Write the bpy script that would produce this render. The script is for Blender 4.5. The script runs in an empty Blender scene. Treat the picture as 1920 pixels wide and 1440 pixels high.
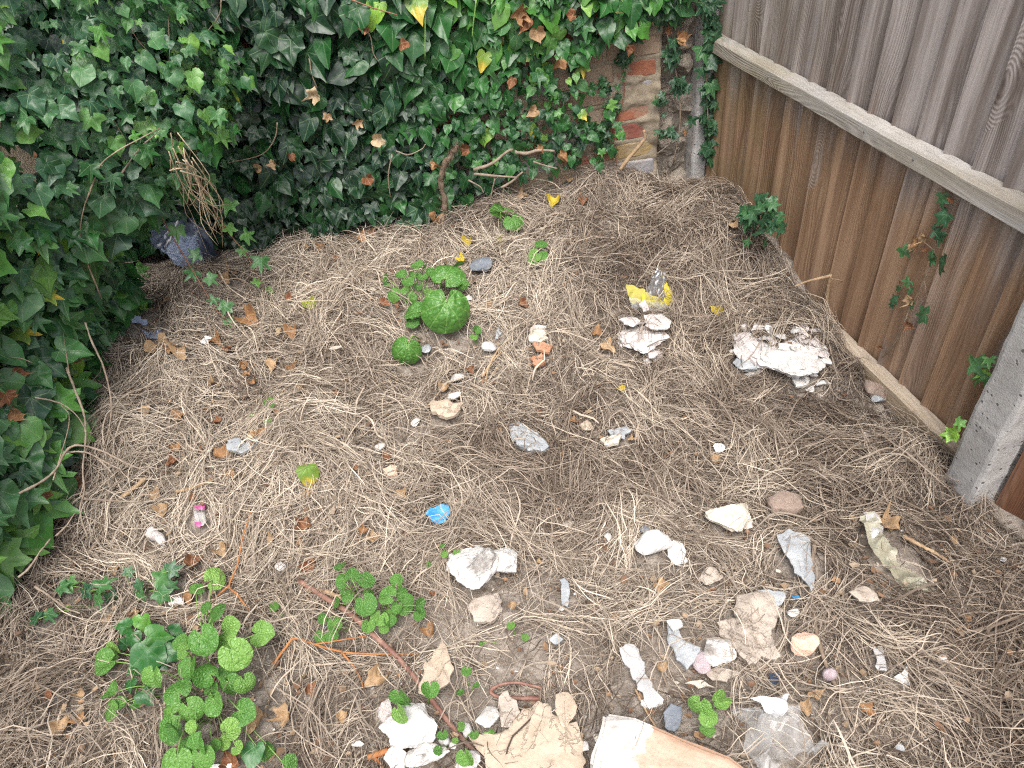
import bpy, math, random
import numpy as np
from mathutils import Matrix, Vector

# ------------------------------------------------------------------ camera, sky, sun, exposure
random.seed(7)
RNG = np.random.default_rng(11)
sc = bpy.context.scene
COL = sc.collection
H, PITCH, FPX, ROLL = 1.55, math.radians(40.6), 1335.0, math.atan2(189, 1547)
cF = np.array([0, math.cos(PITCH), -math.sin(PITCH)])
cR = np.array([1.0, 0, 0])
cU = np.array([0, math.sin(PITCH), math.cos(PITCH)])
kc, ks = math.cos(ROLL), math.sin(ROLL)
CAM = np.array([0, 0, H])

cam = bpy.data.cameras.new("camera")
cam.sensor_width = 36.0
cam.lens = 36.0 * FPX / 1920.0
cam.clip_start, cam.clip_end = 0.02, 500
camo = bpy.data.objects.new("camera", cam)
COL.objects.link(camo)
ax, ay, az = kc * cR - ks * cU, ks * cR + kc * cU, -cF
camo.matrix_world = Matrix([[ax[i], ay[i], az[i], CAM[i]] for i in range(3)] + [[0, 0, 0, 1]])
sc.camera = camo

SUN_EL, SUN_AZ = math.radians(64), math.radians(182)
world = bpy.data.worlds.new("World")
sc.world = world
world.use_nodes = True
wn = world.node_tree.nodes
wl = world.node_tree.links
sky = wn.new("ShaderNodeTexSky")
sky.sky_type = 'NISHITA'
sky.sun_disc = False
sky.sun_elevation = SUN_EL
sky.sun_rotation = SUN_AZ
sky.dust_density = 6.0
sky.air_density = 1.0
sky.ozone_density = 1.0
hs = wn.new("ShaderNodeHueSaturation")
hs.inputs["Saturation"].default_value = 0.5
wl.new(sky.outputs[0], hs.inputs["Color"])
wl.new(hs.outputs[0], wn["Background"].inputs[0])
wn["Background"].inputs[1].default_value = 0.15
sun = bpy.data.lights.new("sun", 'SUN')
sun.energy = 1.2
sun.angle = math.radians(35)
sun.color = (1.0, 0.97, 0.92)
suno = bpy.data.objects.new("sun", sun)
COL.objects.link(suno)
sd = Vector((math.sin(SUN_AZ) * math.cos(SUN_EL), math.cos(SUN_AZ) * math.cos(SUN_EL), math.sin(SUN_EL)))
suno.rotation_euler = sd.to_track_quat('Z', 'Y').to_euler()
sc.view_settings.view_transform = 'Standard'
sc.view_settings.look = 'None'
sc.view_settings.gamma = 1.0
sc.view_settings.exposure = 0.98
sc.cycles.use_denoising = False
sc.cycles.filter_width = 1.2
sc.cycles.max_bounces = 8
sc.cycles.transparent_max_bounces = 12

# ------------------------------------------------------------------ photograph geometry helpers
def ray(px, py):
    dx, dy = px - 960.0, py - 720.0
    a, b = dx * kc - dy * ks, dx * ks + dy * kc
    return FPX * cF + a * cR - b * cU

def at_z(px, py, z):
    r = ray(px, py)
    return CAM + r * (z - H) / r[2]

def at_y(px, py, y):
    r = ray(px, py)
    return CAM + r * (y / r[1])

def at_x(px, py, x):
    r = ray(px, py)
    return CAM + r * (x / r[0])

FA = math.radians(-9.9)
FD = np.array([math.sin(FA), math.cos(FA), 0.0])      # along the fence, away from the camera
FN = np.array([FD[1], -FD[0], 0.0])                   # into the fence
FW = 1.402                                            # distance of the fence face

def fw(n, s, z):
    return FN * n + FD * s + np.array([0, 0, z])

def at_fence(px, py, n=FW):
    r = ray(px, py)
    return CAM + r * ((n - CAM @ FN) / (r @ FN))

# ------------------------------------------------------------------ noise
def _h(ix, iy, iz, seed):
    h = (ix * 374761393 + iy * 668265263 + iz * 2147483647 + seed * 1274126177) & 0xFFFFFFFF
    h = ((h ^ (h >> 13)) * 1274126177) & 0xFFFFFFFF
    h = ((h ^ (h >> 16)) * 2246822519) & 0xFFFFFFFF
    return ((h ^ (h >> 15)) & 0xFFFFFF) / float(0xFFFFFF)

def vnoise(x, y, z=0.0, seed=0):
    x, y, z = np.broadcast_arrays(np.asarray(x, float), np.asarray(y, float), np.asarray(z, float))
    x0, y0, z0 = np.floor(x).astype(np.int64), np.floor(y).astype(np.int64), np.floor(z).astype(np.int64)
    fx, fy, fz = x - x0, y - y0, z - z0
    fx, fy, fz = fx * fx * (3 - 2 * fx), fy * fy * (3 - 2 * fy), fz * fz * (3 - 2 * fz)
    r = 0
    for i in (0, 1):
        for j in (0, 1):
            for k in (0, 1):
                w = (fx if i else 1 - fx) * (fy if j else 1 - fy) * (fz if k else 1 - fz)
                r = r + w * _h(x0 + i, y0 + j, z0 + k, seed)
    return r * 2 - 1

def fbm(x, y, z=0.0, seed=0, o=3):
    r, a = 0, 1.0
    for i in range(o):
        r = r + a * vnoise(np.asarray(x) * 2 ** i, np.asarray(y) * 2 ** i, np.asarray(z) * 2 ** i, seed + i)
        a *= 0.5
    return r

def sstep(a, b, x):
    t = np.clip((np.asarray(x, float) - a) / (b - a), 0, 1)
    return t * t * (3 - 2 * t)

def gauss(x, m, s):
    return np.exp(-((x - m) / s) ** 2)

# ------------------------------------------------------------------ terrain height
def slope_z(x, y):
    s = FD[0] * x + FD[1] * y
    return 0.17 * sstep(1.35, 2.65, s)

MOUNDS = []
for (px, py, r, h) in [(1130, 350, .20, .07), (1330, 400, .22, .05), (1450, 500, .16, .05), (700, 375, .22, .05),
                       (930, 385, .15, .03), (345, 700, .10, .06), (560, 800, .13, .045), (380, 560, .12, .06),
                       (640, 600, .18, .02), (1480, 660, .13, .045), (1210, 630, .10, .03), (1700, 860, .12, .03),
                       (560, 900, .15, .035), (1250, 480, .22, .03), (260, 820, .12, .05), (900, 900, .16, .02),
                       (1130, 900, .14, .02), (1600, 1150, .25, .02), (80, 1180, .15, .04)]:
    p = at_z(px, py, 0.05)
    p = at_z(px, py, float(slope_z(p[0], p[1])))
    MOUNDS.append((p[0], p[1], r, h))
DIPS = [(at_z(px, py, .0), r, h) for (px, py, r, h) in [(130, 1400, .12, .02), (20, 1235, .10, .02), (1120, 1110, .06, .02), (470, 520, .15, .02)]]

def gz(x, y):
    x, y = np.asarray(x, float), np.asarray(y, float)
    z = slope_z(x, y)
    for (mx, my, r, h) in MOUNDS:
        z = z + 1.75 * h * np.exp(-((x - mx) ** 2 + (y - my) ** 2) / (r * r))
    for (p, r, h) in DIPS:
        z = z - h * np.exp(-((x - p[0]) ** 2 + (y - p[1]) ** 2) / (r * r))
    near = np.exp(-((x) ** 2 + (y - 1.5) ** 2) / 25.0)
    return z + (0.026 * fbm(x * 3.6, y * 3.6, 0, 3, 3) + 0.007 * vnoise(x * 22, y * 22, 0, 9)) * near

def G(px, py, dz=0.0):
    z = 0.0
    for _ in range(8):
        p = at_z(px, py, z + dz)
        z = float(gz(p[0], p[1]))
    return p

def mpp(px, py):
    """metres per photo pixel across the view on the ground there"""
    p = G(px, py)
    return float(np.dot(p - CAM, cF)) / FPX

# ------------------------------------------------------------------ mesh helpers
def mesh_np(name, V, F, mat=None, uv=None, attrs=None, smooth=True, colattr=None, sharp=None):
    V = np.asarray(V, np.float32)
    me = bpy.data.meshes.new(name)
    if isinstance(F, np.ndarray):
        n, k = F.shape
        me.vertices.add(len(V))
        me.vertices.foreach_set("co", V.ravel())
        me.loops.add(n * k)
        me.polygons.add(n)
        me.loops.foreach_set("vertex_index", F.ravel().astype(np.int32))
        me.polygons.foreach_set("loop_start", np.arange(0, n * k, k, dtype=np.int32))
        try:
            me.polygons.foreach_set("loop_total", np.full(n, k, dtype=np.int32))
        except Exception:
            pass
        li = F.ravel()
    else:
        me.from_pydata([tuple(map(float, v)) for v in V], [], [list(map(int, f)) for f in F])
        li = np.array([i for f in F for i in f])
    me.update(calc_edges=True)
    me.validate(verbose=False)
    if uv is not None:
        l = me.uv_layers.new(name="UVMap")
        if len(l.data) == len(li):
            l.data.foreach_set("uv", np.asarray(uv, np.float32)[li].ravel())
    for k_, v_ in (attrs or {}).items():
        a = me.attributes.new(k_, 'FLOAT', 'POINT')
        a.data.foreach_set("value", np.asarray(v_, np.float32))
    if colattr is not None:
        a = me.attributes.new("col", 'FLOAT_COLOR', 'POINT')
        a.data.foreach_set("color", np.asarray(colattr, np.float32).ravel())
    me.polygons.foreach_set("use_smooth", np.full(len(me.polygons), smooth))
    if sharp is not None:
        me.set_sharp_from_angle(angle=sharp)
    if mat is not None:
        me.materials.append(mat)
    return me

def link(name, data, parent=None, mw=None):
    o = bpy.data.objects.new(name, data)
    COL.objects.link(o)
    if parent is not None:
        o.parent = parent
    if mw is not None:
        o.matrix_local = mw
    return o

def obj(name, V, F, mat, parent=None, **kw):
    return link(name, mesh_np(name, V, F, mat, **kw), parent)

def empty(name, loc=(0, 0, 0)):
    o = bpy.data.objects.new(name, None)
    COL.objects.link(o)
    o.empty_display_size = 0.05
    o.location = [float(v) for v in loc]
    return o

def tag(o, label=None, cat=None, group=None, kind=None):
    if label: o["label"] = label
    if cat: o["category"] = cat
    if group: o["group"] = group
    if kind: o["kind"] = kind
    return o

def basis(o, xa, ya, za):
    return Matrix([[float(xa[i]), float(ya[i]), float(za[i]), float(o[i])] for i in range(3)] + [[0, 0, 0, 1]])

def nrm(v):
    v = np.asarray(v, float)
    return v / (np.linalg.norm(v, axis=-1, keepdims=True) + 1e-12)

def spline(pts, n):
    """Catmull-Rom through pts, n samples"""
    P = np.asarray(pts, float)
    if len(P) == 2:
        t = np.linspace(0, 1, n)[:, None]
        return P[0] * (1 - t) + P[1] * t
    Q = np.vstack([2 * P[0] - P[1], P, 2 * P[-1] - P[-2]])
    out = []
    for u in np.linspace(0, len(P) - 1 - 1e-6, n):
        i = int(u); t = u - i
        p0, p1, p2, p3 = Q[i], Q[i + 1], Q[i + 2], Q[i + 3]
        out.append(0.5 * ((2 * p1) + (p2 - p0) * t + (2 * p0 - 5 * p1 + 4 * p2 - p3) * t * t + (3 * p1 - p0 - 3 * p2 + p3) * t ** 3))
    return np.array(out)

def tube(pts, r0, r1, sides=6, n=None, jit=0.0, seed=0, ridge=0.0):
    P = spline(pts, n or max(4, len(pts) * 4))
    m = len(P)
    T = nrm(np.gradient(P, axis=0))
    ref = np.array([0.3, 0.2, 1.0])
    A = nrm(np.cross(T, ref)); B = np.cross(T, A)
    rr = np.linspace(r0, r1, m)
    rg = np.random.default_rng(seed)
    if jit:
        rr = rr * (1 + jit * rg.uniform(-1, 1, m))
        P = P + (rg.uniform(-1, 1, P.shape) * jit * r0 * 0.8)
    ang = np.arange(sides) * 2 * math.pi / sides
    prof = 1 + ridge * np.cos(ang * 3)
    V = (P[:, None, :] + rr[:, None, None] * prof[None, :, None] * (np.cos(ang)[None, :, None] * A[:, None, :] + np.sin(ang)[None, :, None] * B[:, None, :])).reshape(-1, 3)
    F = []
    for i in range(m - 1):
        for j in range(sides):
            k = (j + 1) % sides
            F.append((i * sides + j, i * sides + k, (i + 1) * sides + k, (i + 1) * sides + j))
    V = np.vstack([V, P[0], P[-1]])
    a, b = len(V) - 2, len(V) - 1
    for j in range(sides):
        k = (j + 1) % sides
        F.append((a, k, j, j)); F.append((b, (m - 1) * sides + j, (m - 1) * sides + k, (m - 1) * sides + k))
    F = [f if f[2] != f[3] else f[:3] for f in F]
    return V, F

def merge(parts):
    V, F, n = [], [], 0
    for v, f in parts:
        V.append(np.asarray(v)); F += [tuple(i + n for i in q) for q in f]; n += len(v)
    return np.vstack(V), F

def cham_box(lo, hi, c):
    """box with all twelve edges chamfered"""
    lo, hi = np.array(lo, float), np.array(hi, float)
    V = []
    idx = {}
    for sx in (0, 1):
        for sy in (0, 1):
            for sz in (0, 1):
                for a in range(3):
                    p = np.where([sx, sy, sz], hi - c, lo + c)
                    p[a] = (hi if (sx, sy, sz)[a] else lo)[a]
                    idx[(sx, sy, sz, a)] = len(V); V.append(p)
    F = []
    def q(*k): F.append(tuple(idx[i] for i in k))
    for a, (b, c_) in ((0, (1, 2)), (1, (2, 0)), (2, (0, 1))):
        for s in (0, 1):
            ring = []
            for (i, j) in ((0, 0), (1, 0), (1, 1), (0, 1)):
                t = [0, 0, 0]; t[a] = s; t[b] = i; t[c_] = j
                ring.append((*t, a))
            q(*(ring if s else ring[::-1]))
        for i in (0, 1):
            for j in (0, 1):   # edges along axis a
                t0, t1 = [0, 0, 0], [0, 0, 0]
                t0[b] = t1[b] = i; t0[c_] = t1[c_] = j; t1[a] = 1
                f = ((*t0, b), (*t1, b), (*t1, c_), (*t0, c_))
                q(*(f if i == j else f[::-1]))
    for sx in (0, 1):
        for sy in (0, 1):
            for sz in (0, 1):
                f = [(sx, sy, sz, a) for a in range(3)]
                q(*(f if (sx + sy + sz) % 2 else f[::-1]))
    return np.array(V), F

# ------------------------------------------------------------------ materials
class NT:
    def __init__(s, name, rough=0.7, spec=0.3):
        s.m = bpy.data.materials.new(name); s.m.use_nodes = True
        s.t = s.m.node_tree; s.n = s.t.nodes; s.l = s.t.links
        s.b = s.n["Principled BSDF"]
        s.set(s.b, "Roughness", rough); s.set(s.b, "Specular IOR Level", spec)
    def set(s, node, key, v):
        i = node.inputs[key]
        if hasattr(v, "is_output") or isinstance(v, bpy.types.NodeSocket): s.l.new(v, i)
        elif isinstance(v, tuple) and len(v) == 3 and i.type == 'RGBA': i.default_value = (*v, 1)
        else: i.default_value = v
    def node(s, ty, **kw):
        nd = s.n.new("ShaderNode" + ty)
        for k, v in kw.items():
            if k[0].isupper() or k.isdigit(): s.set(nd, int(k) if k.isdigit() else k.replace("_", " "), v)
            else: setattr(nd, k, v)
        return nd
    def math(s, op, a, b=0.0, c=None, clamp=False):
        nd = s.n.new("ShaderNodeMath"); nd.operation = op; nd.use_clamp = clamp
        s.set(nd, 0, a); s.set(nd, 1, b)
        if c is not None: s.set(nd, 2, c)
        return nd.outputs[0]
    def mix(s, f, a, b, mode='MIX'):
        nd = s.n.new("ShaderNodeMix"); nd.data_type = 'RGBA'; nd.blend_type = mode
        s.set(nd, 0, f); s.set(nd, 6, a if not isinstance(a, tuple) else (*a, 1)); s.set(nd, 7, b if not isinstance(b, tuple) else (*b, 1))
        return nd.outputs[2]
    def ramp(s, f, stops):
        nd = s.n.new("ShaderNodeValToRGB"); s.set(nd, 0, f)
        e = nd.color_ramp.elements
        while len(e) < len(stops): e.new(0.5)
        for i, (p, c) in enumerate(stops):
            e[i].position = p; e[i].color = (*c, 1) if isinstance(c, tuple) else (c, c, c, 1)
        return nd.outputs[0]
    def step(s, x, a, b):
        nd = s.n.new("ShaderNodeMapRange"); nd.interpolation_type = 'SMOOTHSTEP'
        s.set(nd, 0, x); s.set(nd, 1, a); s.set(nd, 2, b)
        return nd.outputs[0]
    def noise(s, vec, scale, detail=3, rough=0.55, dist=0.0):
        nd = s.n.new("ShaderNodeTexNoise")
        if vec is not None: s.l.new(vec, nd.inputs[0])
        s.set(nd, "Scale", scale); s.set(nd, "Detail", detail); s.set(nd, "Roughness", rough); s.set(nd, "Distortion", dist)
        return nd.outputs[0]
    def vor(s, vec, scale, feature='F1', out=0):
        nd = s.n.new("ShaderNodeTexVoronoi"); nd.feature = feature
        if vec is not None: s.l.new(vec, nd.inputs[0])
        s.set(nd, "Scale", scale)
        return nd.outputs[out]
    def mapping(s, vec, scale=(1, 1, 1), loc=None):
        nd = s.n.new("ShaderNodeMapping"); s.l.new(vec, nd.inputs[0]); nd.inputs["Scale"].default_value = scale
        if loc is not None: s.set(nd, "Location", loc)
        return nd.outputs[0]
    def coord(s, k="Object"): return s.node("TexCoord").outputs[k]
    def rnd(s): return s.node("ObjectInfo").outputs["Random"]
    def attr(s, k, out="Fac"):
        nd = s.n.new("ShaderNodeAttribute"); nd.attribute_name = k
        return nd.outputs[out]
    def bump(s, h, strength=0.5, dist=0.005, prev=None):
        nd = s.n.new("ShaderNodeBump"); s.set(nd, "Height", h); s.set(nd, "Strength", strength); s.set(nd, "Distance", dist)
        if prev is not None: s.l.new(prev, nd.inputs["Normal"])
        return nd.outputs[0]
    def out(s, color=None, normal=None, rough=None, trans=0.0, tcol=None):
        if color is not None: s.set(s.b, "Base Color", color)
        if normal is not None: s.set(s.b, "Normal", normal)
        if rough is not None: s.set(s.b, "Roughness", rough)
        if trans:
            tr = s.n.new("ShaderNodeBsdfTranslucent"); s.set(tr, 0, tcol if tcol is not None else color)
            mx = s.n.new("ShaderNodeMixShader"); mx.inputs[0].default_value = trans
            s.l.new(s.b.outputs[0], mx.inputs[1]); s.l.new(tr.outputs[0], mx.inputs[2])
            s.l.new(mx.outputs[0], s.n["Material Output"].inputs[0])
        return s.m

def leaf_veins(t, width=0.022, angles=(0, 42, 96)):
    uv = t.node("SeparateXYZ", Vector=t.node("UVMap").outputs[0])
    x = t.math('ABSOLUTE', uv.outputs[0]); y = uv.outputs[1]
    m = None
    for a in angles:
        sa, ca = math.sin(math.radians(a)), math.cos(math.radians(a))
        d = t.math('ABSOLUTE', t.math('SUBTRACT', t.math('MULTIPLY', x, ca), t.math('MULTIPLY', y, sa)))
        dot = t.math('ADD', t.math('MULTIPLY', x, sa), t.math('MULTIPLY', y, ca))
        k = t.math('MULTIPLY', t.step(d, width, width * 0.25), t.step(dot, 0.0, 0.05))
        m = k if m is None else t.math('MAXIMUM', m, k)
    return m

def ivy_mat(name, ramp, vein=(0.13, 0.24, 0.09), rough=0.36, vamt=0.4, edge=None, trans=0.12):
    t = NT(name, rough, 0.5)
    tint = t.attr("tint")
    col = t.ramp(tint, ramp)
    uvn = t.node("UVMap").outputs[0]
    nz = t.noise(uvn, 3.0, 4)
    col = t.mix(t.math('MULTIPLY', t.step(nz, 0.35, 0.75), 0.45), col, t.mix(1.0, col, (0.55, 0.62, 0.6), 'MULTIPLY'))
    v = leaf_veins(t)
    fine = t.step(t.vor(uvn, 7.0, 'DISTANCE_TO_EDGE'), 0.06, 0.0)
    col = t.mix(t.math('MULTIPLY', t.math('MAXIMUM', v, t.math('MULTIPLY', fine, 0.22)), vamt), col, vein)
    if edge:
        col = t.mix(t.step(t.math('ADD', nz, t.math('MULTIPLY', t.math('SUBTRACT', t.node("SeparateXYZ", Vector=uvn).outputs[1], 0.4), 0.8)), 0.45, 0.75), col, edge)
    hgt = t.math('SUBTRACT', t.math('MULTIPLY', t.noise(uvn, 4.5, 2), 1.0), t.math('MULTIPLY', v, 0.35))
    nb = t.bump(hgt, 0.5, 0.003)
    return t.out(col, nb, t.math('ADD', t.math('MULTIPLY', nz, 0.25), rough - 0.1), trans)

M = {}
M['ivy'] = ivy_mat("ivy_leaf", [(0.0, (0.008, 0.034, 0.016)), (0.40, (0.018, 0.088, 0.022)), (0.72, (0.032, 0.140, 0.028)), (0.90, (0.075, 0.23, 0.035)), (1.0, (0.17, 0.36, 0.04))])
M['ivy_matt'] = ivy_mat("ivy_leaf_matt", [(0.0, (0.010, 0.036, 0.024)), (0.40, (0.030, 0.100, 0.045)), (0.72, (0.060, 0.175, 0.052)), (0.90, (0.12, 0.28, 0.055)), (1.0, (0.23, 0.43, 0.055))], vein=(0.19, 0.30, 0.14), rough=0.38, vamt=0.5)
M['ivy_yellow'] = ivy_mat("ivy_leaf_yellowing", [(0.0, (0.08, 0.2, 0.03)), (1.0, (0.22, 0.33, 0.05))], edge=(0.55, 0.42, 0.06))

def dead_mat(name, c0, c1, rough=0.62, trans=0.1):
    t = NT(name, rough, 0.25)
    uvn = t.node("UVMap").outputs[0]
    nz = t.noise(uvn, 2.6, 5)
    rr = t.rnd()
    col = t.mix(t.step(nz, 0.35, 0.7), c0, c1)
    col = t.mix(t.math('MULTIPLY', rr, 0.35), col, (0.12, 0.06, 0.03))
    v = leaf_veins(t, 0.03)
    col = t.mix(t.math('MULTIPLY', v, 0.35), col, (0.5, 0.36, 0.2))
    sp = t.step(t.noise(uvn, 11, 2), 0.66, 0.74)
    col = t.mix(t.math('MULTIPLY', sp, 0.6), col, (0.06, 0.03, 0.015))
    return t.out(col, t.bump(t.noise(uvn, 7, 3), 0.5, 0.004), None, trans)
M['dead_orange'] = dead_mat("dead_leaf_orange", (0.36, 0.20, 0.095), (0.25, 0.125, 0.06))
M['dead_brown'] = dead_mat("dead_leaf_brown", (0.24, 0.10, 0.05), (0.15, 0.06, 0.03))
M['dead_tan'] = dead_mat("dead_leaf_tan", (0.46, 0.32, 0.19), (0.34, 0.22, 0.12))
M['dead_cream'] = dead_mat("dead_leaf_cream", (0.56, 0.44, 0.29), (0.44, 0.33, 0.20))
M['dead_yellow'] = dead_mat("dead_leaf_yellow", (0.66, 0.50, 0.04), (0.5, 0.42, 0.05), trans=0.2)
M['dead_yellowgreen'] = dead_mat("dead_leaf_yellow_green", (0.20, 0.30, 0.03), (0.42, 0.38, 0.05), trans=0.2)

def crinkle_mat():
    t = NT("crinkled_leaf", 0.38, 0.45)
    tint = t.attr("tint")
    uvn = t.node("UVMap").outputs[0]
    col = t.ramp(tint, [(0.0, (0.045, 0.140, 0.026)), (0.5, (0.092, 0.235, 0.045)), (1.0, (0.22, 0.40, 0.09))])
    wv = t.node("VectorMath", operation='ADD'); t.l.new(uvn, wv.inputs[0])
    nzc = t.node("TexNoise"); t.l.new(uvn, nzc.inputs[0]); t.set(nzc, "Scale", 5.0)
    sc_ = t.node("VectorMath", operation='SCALE'); t.l.new(nzc.outputs[1], sc_.inputs[0]); sc_.inputs["Scale"].default_value = 0.12
    t.l.new(sc_.outputs[0], wv.inputs[1])
    d = t.vor(wv.outputs[0], 8.5, 'DISTANCE_TO_EDGE')
    d2 = t.vor(wv.outputs[0], 19.0, 'DISTANCE_TO_EDGE')
    v = leaf_veins(t, 0.025, (0, 35, 70, 108, 140))
    cell = t.step(d, 0.0, 0.32)
    col = t.mix(t.math('MULTIPLY', t.step(d, 0.10, 0.0), 0.3), col, t.mix(1.0, col, (0.6, 0.65, 0.5), 'MULTIPLY'))
    col = t.mix(t.math('MULTIPLY', v, 0.5), col, (0.20, 0.37, 0.10))
    h = t.math('ADD', cell, t.math('MULTIPLY', t.step(d2, 0.0, 0.3), 0.08))
    h = t.math('SUBTRACT', h, t.math('MULTIPLY', v, 0.7))
    return t.out(col, t.bump(h, 0.65, 0.0024), 0.33, 0.18)
M['crinkle'] = crinkle_mat()

def plain_mat(name, c0, c1, scale=20, rough=0.8, bump=0.4, bd=0.004, spec=0.25, detail=4, vec="Object"):
    t = NT(name, rough, spec)
    co = t.coord(vec)
    n1 = t.noise(co, scale, detail)
    n2 = t.noise(co, scale * 5, 3)
    col = t.mix(t.step(n1, 0.3, 0.7), c0, c1)
    return t.out(col, t.bump(t.math('ADD', n1, t.math('MULTIPLY', n2, 0.4)), bump, bd))
M['stalk'] = plain_mat("leaf_stalk", (0.16, 0.30, 0.07), (0.22, 0.36, 0.10), 30, 0.5)
M['vine'] = plain_mat("ivy_stem", (0.20, 0.145, 0.10), (0.34, 0.27, 0.20), 25, 0.85, 0.7)
M['vine_pale'] = plain_mat("pale_woody_stem", (0.30, 0.245, 0.19), (0.20, 0.155, 0.12), 30, 0.85, 0.7)
M['vine_red'] = plain_mat("reddish_stem", (0.20, 0.09, 0.07), (0.30, 0.16, 0.10), 30, 0.6, 0.4)
M['root'] = plain_mat("dry_root", (0.50, 0.40, 0.28), (0.36, 0.27, 0.18), 30, 0.85, 0.5)
M['fuzz'] = plain_mat("hairy_stem", (0.17, 0.125, 0.09), (0.12, 0.085, 0.06), 30, 0.9, 0.5)
M['twig_orange'] = plain_mat("orange_twig", (0.42, 0.19, 0.07), (0.30, 0.12, 0.05), 40, 0.7, 0.5)
M['twig_red'] = plain_mat("red_brown_stalk", (0.17, 0.075, 0.06), (0.29, 0.17, 0.13), 35, 0.55, 0.4)
M['twig_tan'] = plain_mat("tan_stick", (0.44, 0.32, 0.20), (0.30, 0.20, 0.12), 35, 0.8, 0.5)
M['twig_dark'] = plain_mat("dark_stick", (0.20, 0.15, 0.11), (0.28, 0.22, 0.17), 35, 0.85, 0.5)

def soil_mat():
    t = NT("soil", 0.95, 0.15)
    co = t.coord("Object")
    n1 = t.noise(co, 3.0, 5); n2 = t.noise(co, 26, 5, 0.65); n3 = t.noise(co, 110, 3)
    col = t.mix(t.step(n1, 0.35, 0.65), (0.15, 0.125, 0.104), (0.23, 0.196, 0.166))
    col = t.mix(t.step(n2, 0.40, 0.68), col, (0.33, 0.29, 0.25))
    col = t.mix(t.math('MULTIPLY', t.step(t.vor(co, 70), 0.28, 0.12), t.step(n2, 0.5, 0.6)), col, (0.34, 0.30, 0.26))
    return t.out(col, t.bump(t.math('ADD', n2, t.math('MULTIPLY', n3, 0.5)), 0.9, 0.012))
M['soil'] = soil_mat()

def straw_mat():
    t = NT("dry_grass", 0.62, 0.28)
    return t.out(t.attr("col", "Color"), None, None, 0.12)
M['straw'] = straw_mat()

def plaster_mat(name, c0, c1, dirt, damt=0.5, scale=14, crack=0.0):
    t = NT(name, 0.92, 0.12)
    co = t.coord("Object")
    off = t.node("VectorMath", operation='ADD'); t.l.new(co, off.inputs[0])
    cmb = t.node("CombineXYZ"); r10 = t.math('MULTIPLY', t.rnd(), 20.0)
    for i in range(3): t.l.new(r10, cmb.inputs[i])
    t.l.new(cmb.outputs[0], off.inputs[1]); co = off.outputs[0]
    n1 = t.noise(co, scale, 5, 0.6); n2 = t.noise(co, scale * 6, 4, 0.6); n3 = t.noise(co, scale * 1.6, 6, 0.7)
    col = t.mix(t.step(n1, 0.35, 0.65), c0, c1)
    col = t.mix(t.math('MULTIPLY', t.step(n3, 0.52, 0.68), damt), col, dirt)
    col = t.mix(t.math('MULTIPLY', t.step(n2, 0.60, 0.72), 0.35 * damt + 0.1), col, t.mix(1.0, dirt, (0.6, 0.55, 0.5), 'MULTIPLY'))
    h = t.math('ADD', n1, t.math('MULTIPLY', n2, 0.6))
    if crack:
        ck = t.step(t.math('ABSOLUTE', t.math('SUBTRACT', t.noise(co, crack, 5, 0.6, 0.6), 0.5)), 0.016, 0.004)
        ck = t.math('MULTIPLY', ck, t.step(n1, 0.40, 0.52))
        col = t.mix(t.math('MULTIPLY', ck, 0.45), col, (0.16, 0.12, 0.095))
        h = t.math('SUBTRACT', h, t.math('MULTIPLY', ck, 0.5))
    return t.out(col, t.bump(h, 0.7, 0.006))
M['white'] = plaster_mat("white_plaster", (0.62, 0.61, 0.59), (0.50, 0.49, 0.475), (0.33, 0.30, 0.265), 0.6)
M['white_dirty'] = plaster_mat("dirty_white_plaster", (0.66, 0.64, 0.61), (0.54, 0.52, 0.50), (0.20, 0.175, 0.155), 0.85, 16)
M['white_pink'] = plaster_mat("pinkish_white_plaster", (0.62, 0.58, 0.565), (0.46, 0.42, 0.405), (0.30, 0.25, 0.215), 0.7, 20)
M['cream'] = plaster_mat("cream_plaster", (0.62, 0.58, 0.50), (0.54, 0.49, 0.41), (0.36, 0.30, 0.23), 0.5, 22)
M['tan'] = plaster_mat("tan_plaster", (0.44, 0.355, 0.27), (0.51, 0.425, 0.335), (0.33, 0.25, 0.18), 0.5, 12, 9)
M['greytan'] = plaster_mat("grey_tan_plaster", (0.46, 0.40, 0.34), (0.38, 0.325, 0.275), (0.26, 0.21, 0.17), 0.6, 20, 14)
M['slate'] = plaster_mat("grey_slate", (0.30, 0.32, 0.34), (0.40, 0.42, 0.43), (0.52, 0.52, 0.51), 0.45, 20)
M['slate_dark'] = plaster_mat("dark_slate", (0.15, 0.17, 0.20), (0.22, 0.24, 0.27), (0.34, 0.33, 0.32), 0.5, 26)
M['stone_brown'] = plaster_mat("brown_stone", (0.30, 0.23, 0.19), (0.22, 0.17, 0.14), (0.36, 0.31, 0.27), 0.5, 24)
M['stone_pink'] = plaster_mat("pink_stone", (0.66, 0.42, 0.31), (0.72, 0.50, 0.39), (0.74, 0.60, 0.52), 0.5, 40)
M['stone_purple'] = plaster_mat("purple_grey_pebble", (0.34, 0.27, 0.29), (0.44, 0.37, 0.39), (0.55, 0.49, 0.50), 0.5, 40)
M['terracotta'] = plaster_mat("terracotta", (0.40, 0.20, 0.12), (0.48, 0.27, 0.17), (0.34, 0.24, 0.18), 0.5, 30)
M['bright_scrap'] = plain_mat("white_scrap", (0.80, 0.80, 0.80), (0.70, 0.70, 0.71), 30, 0.5, 0.3)

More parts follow.
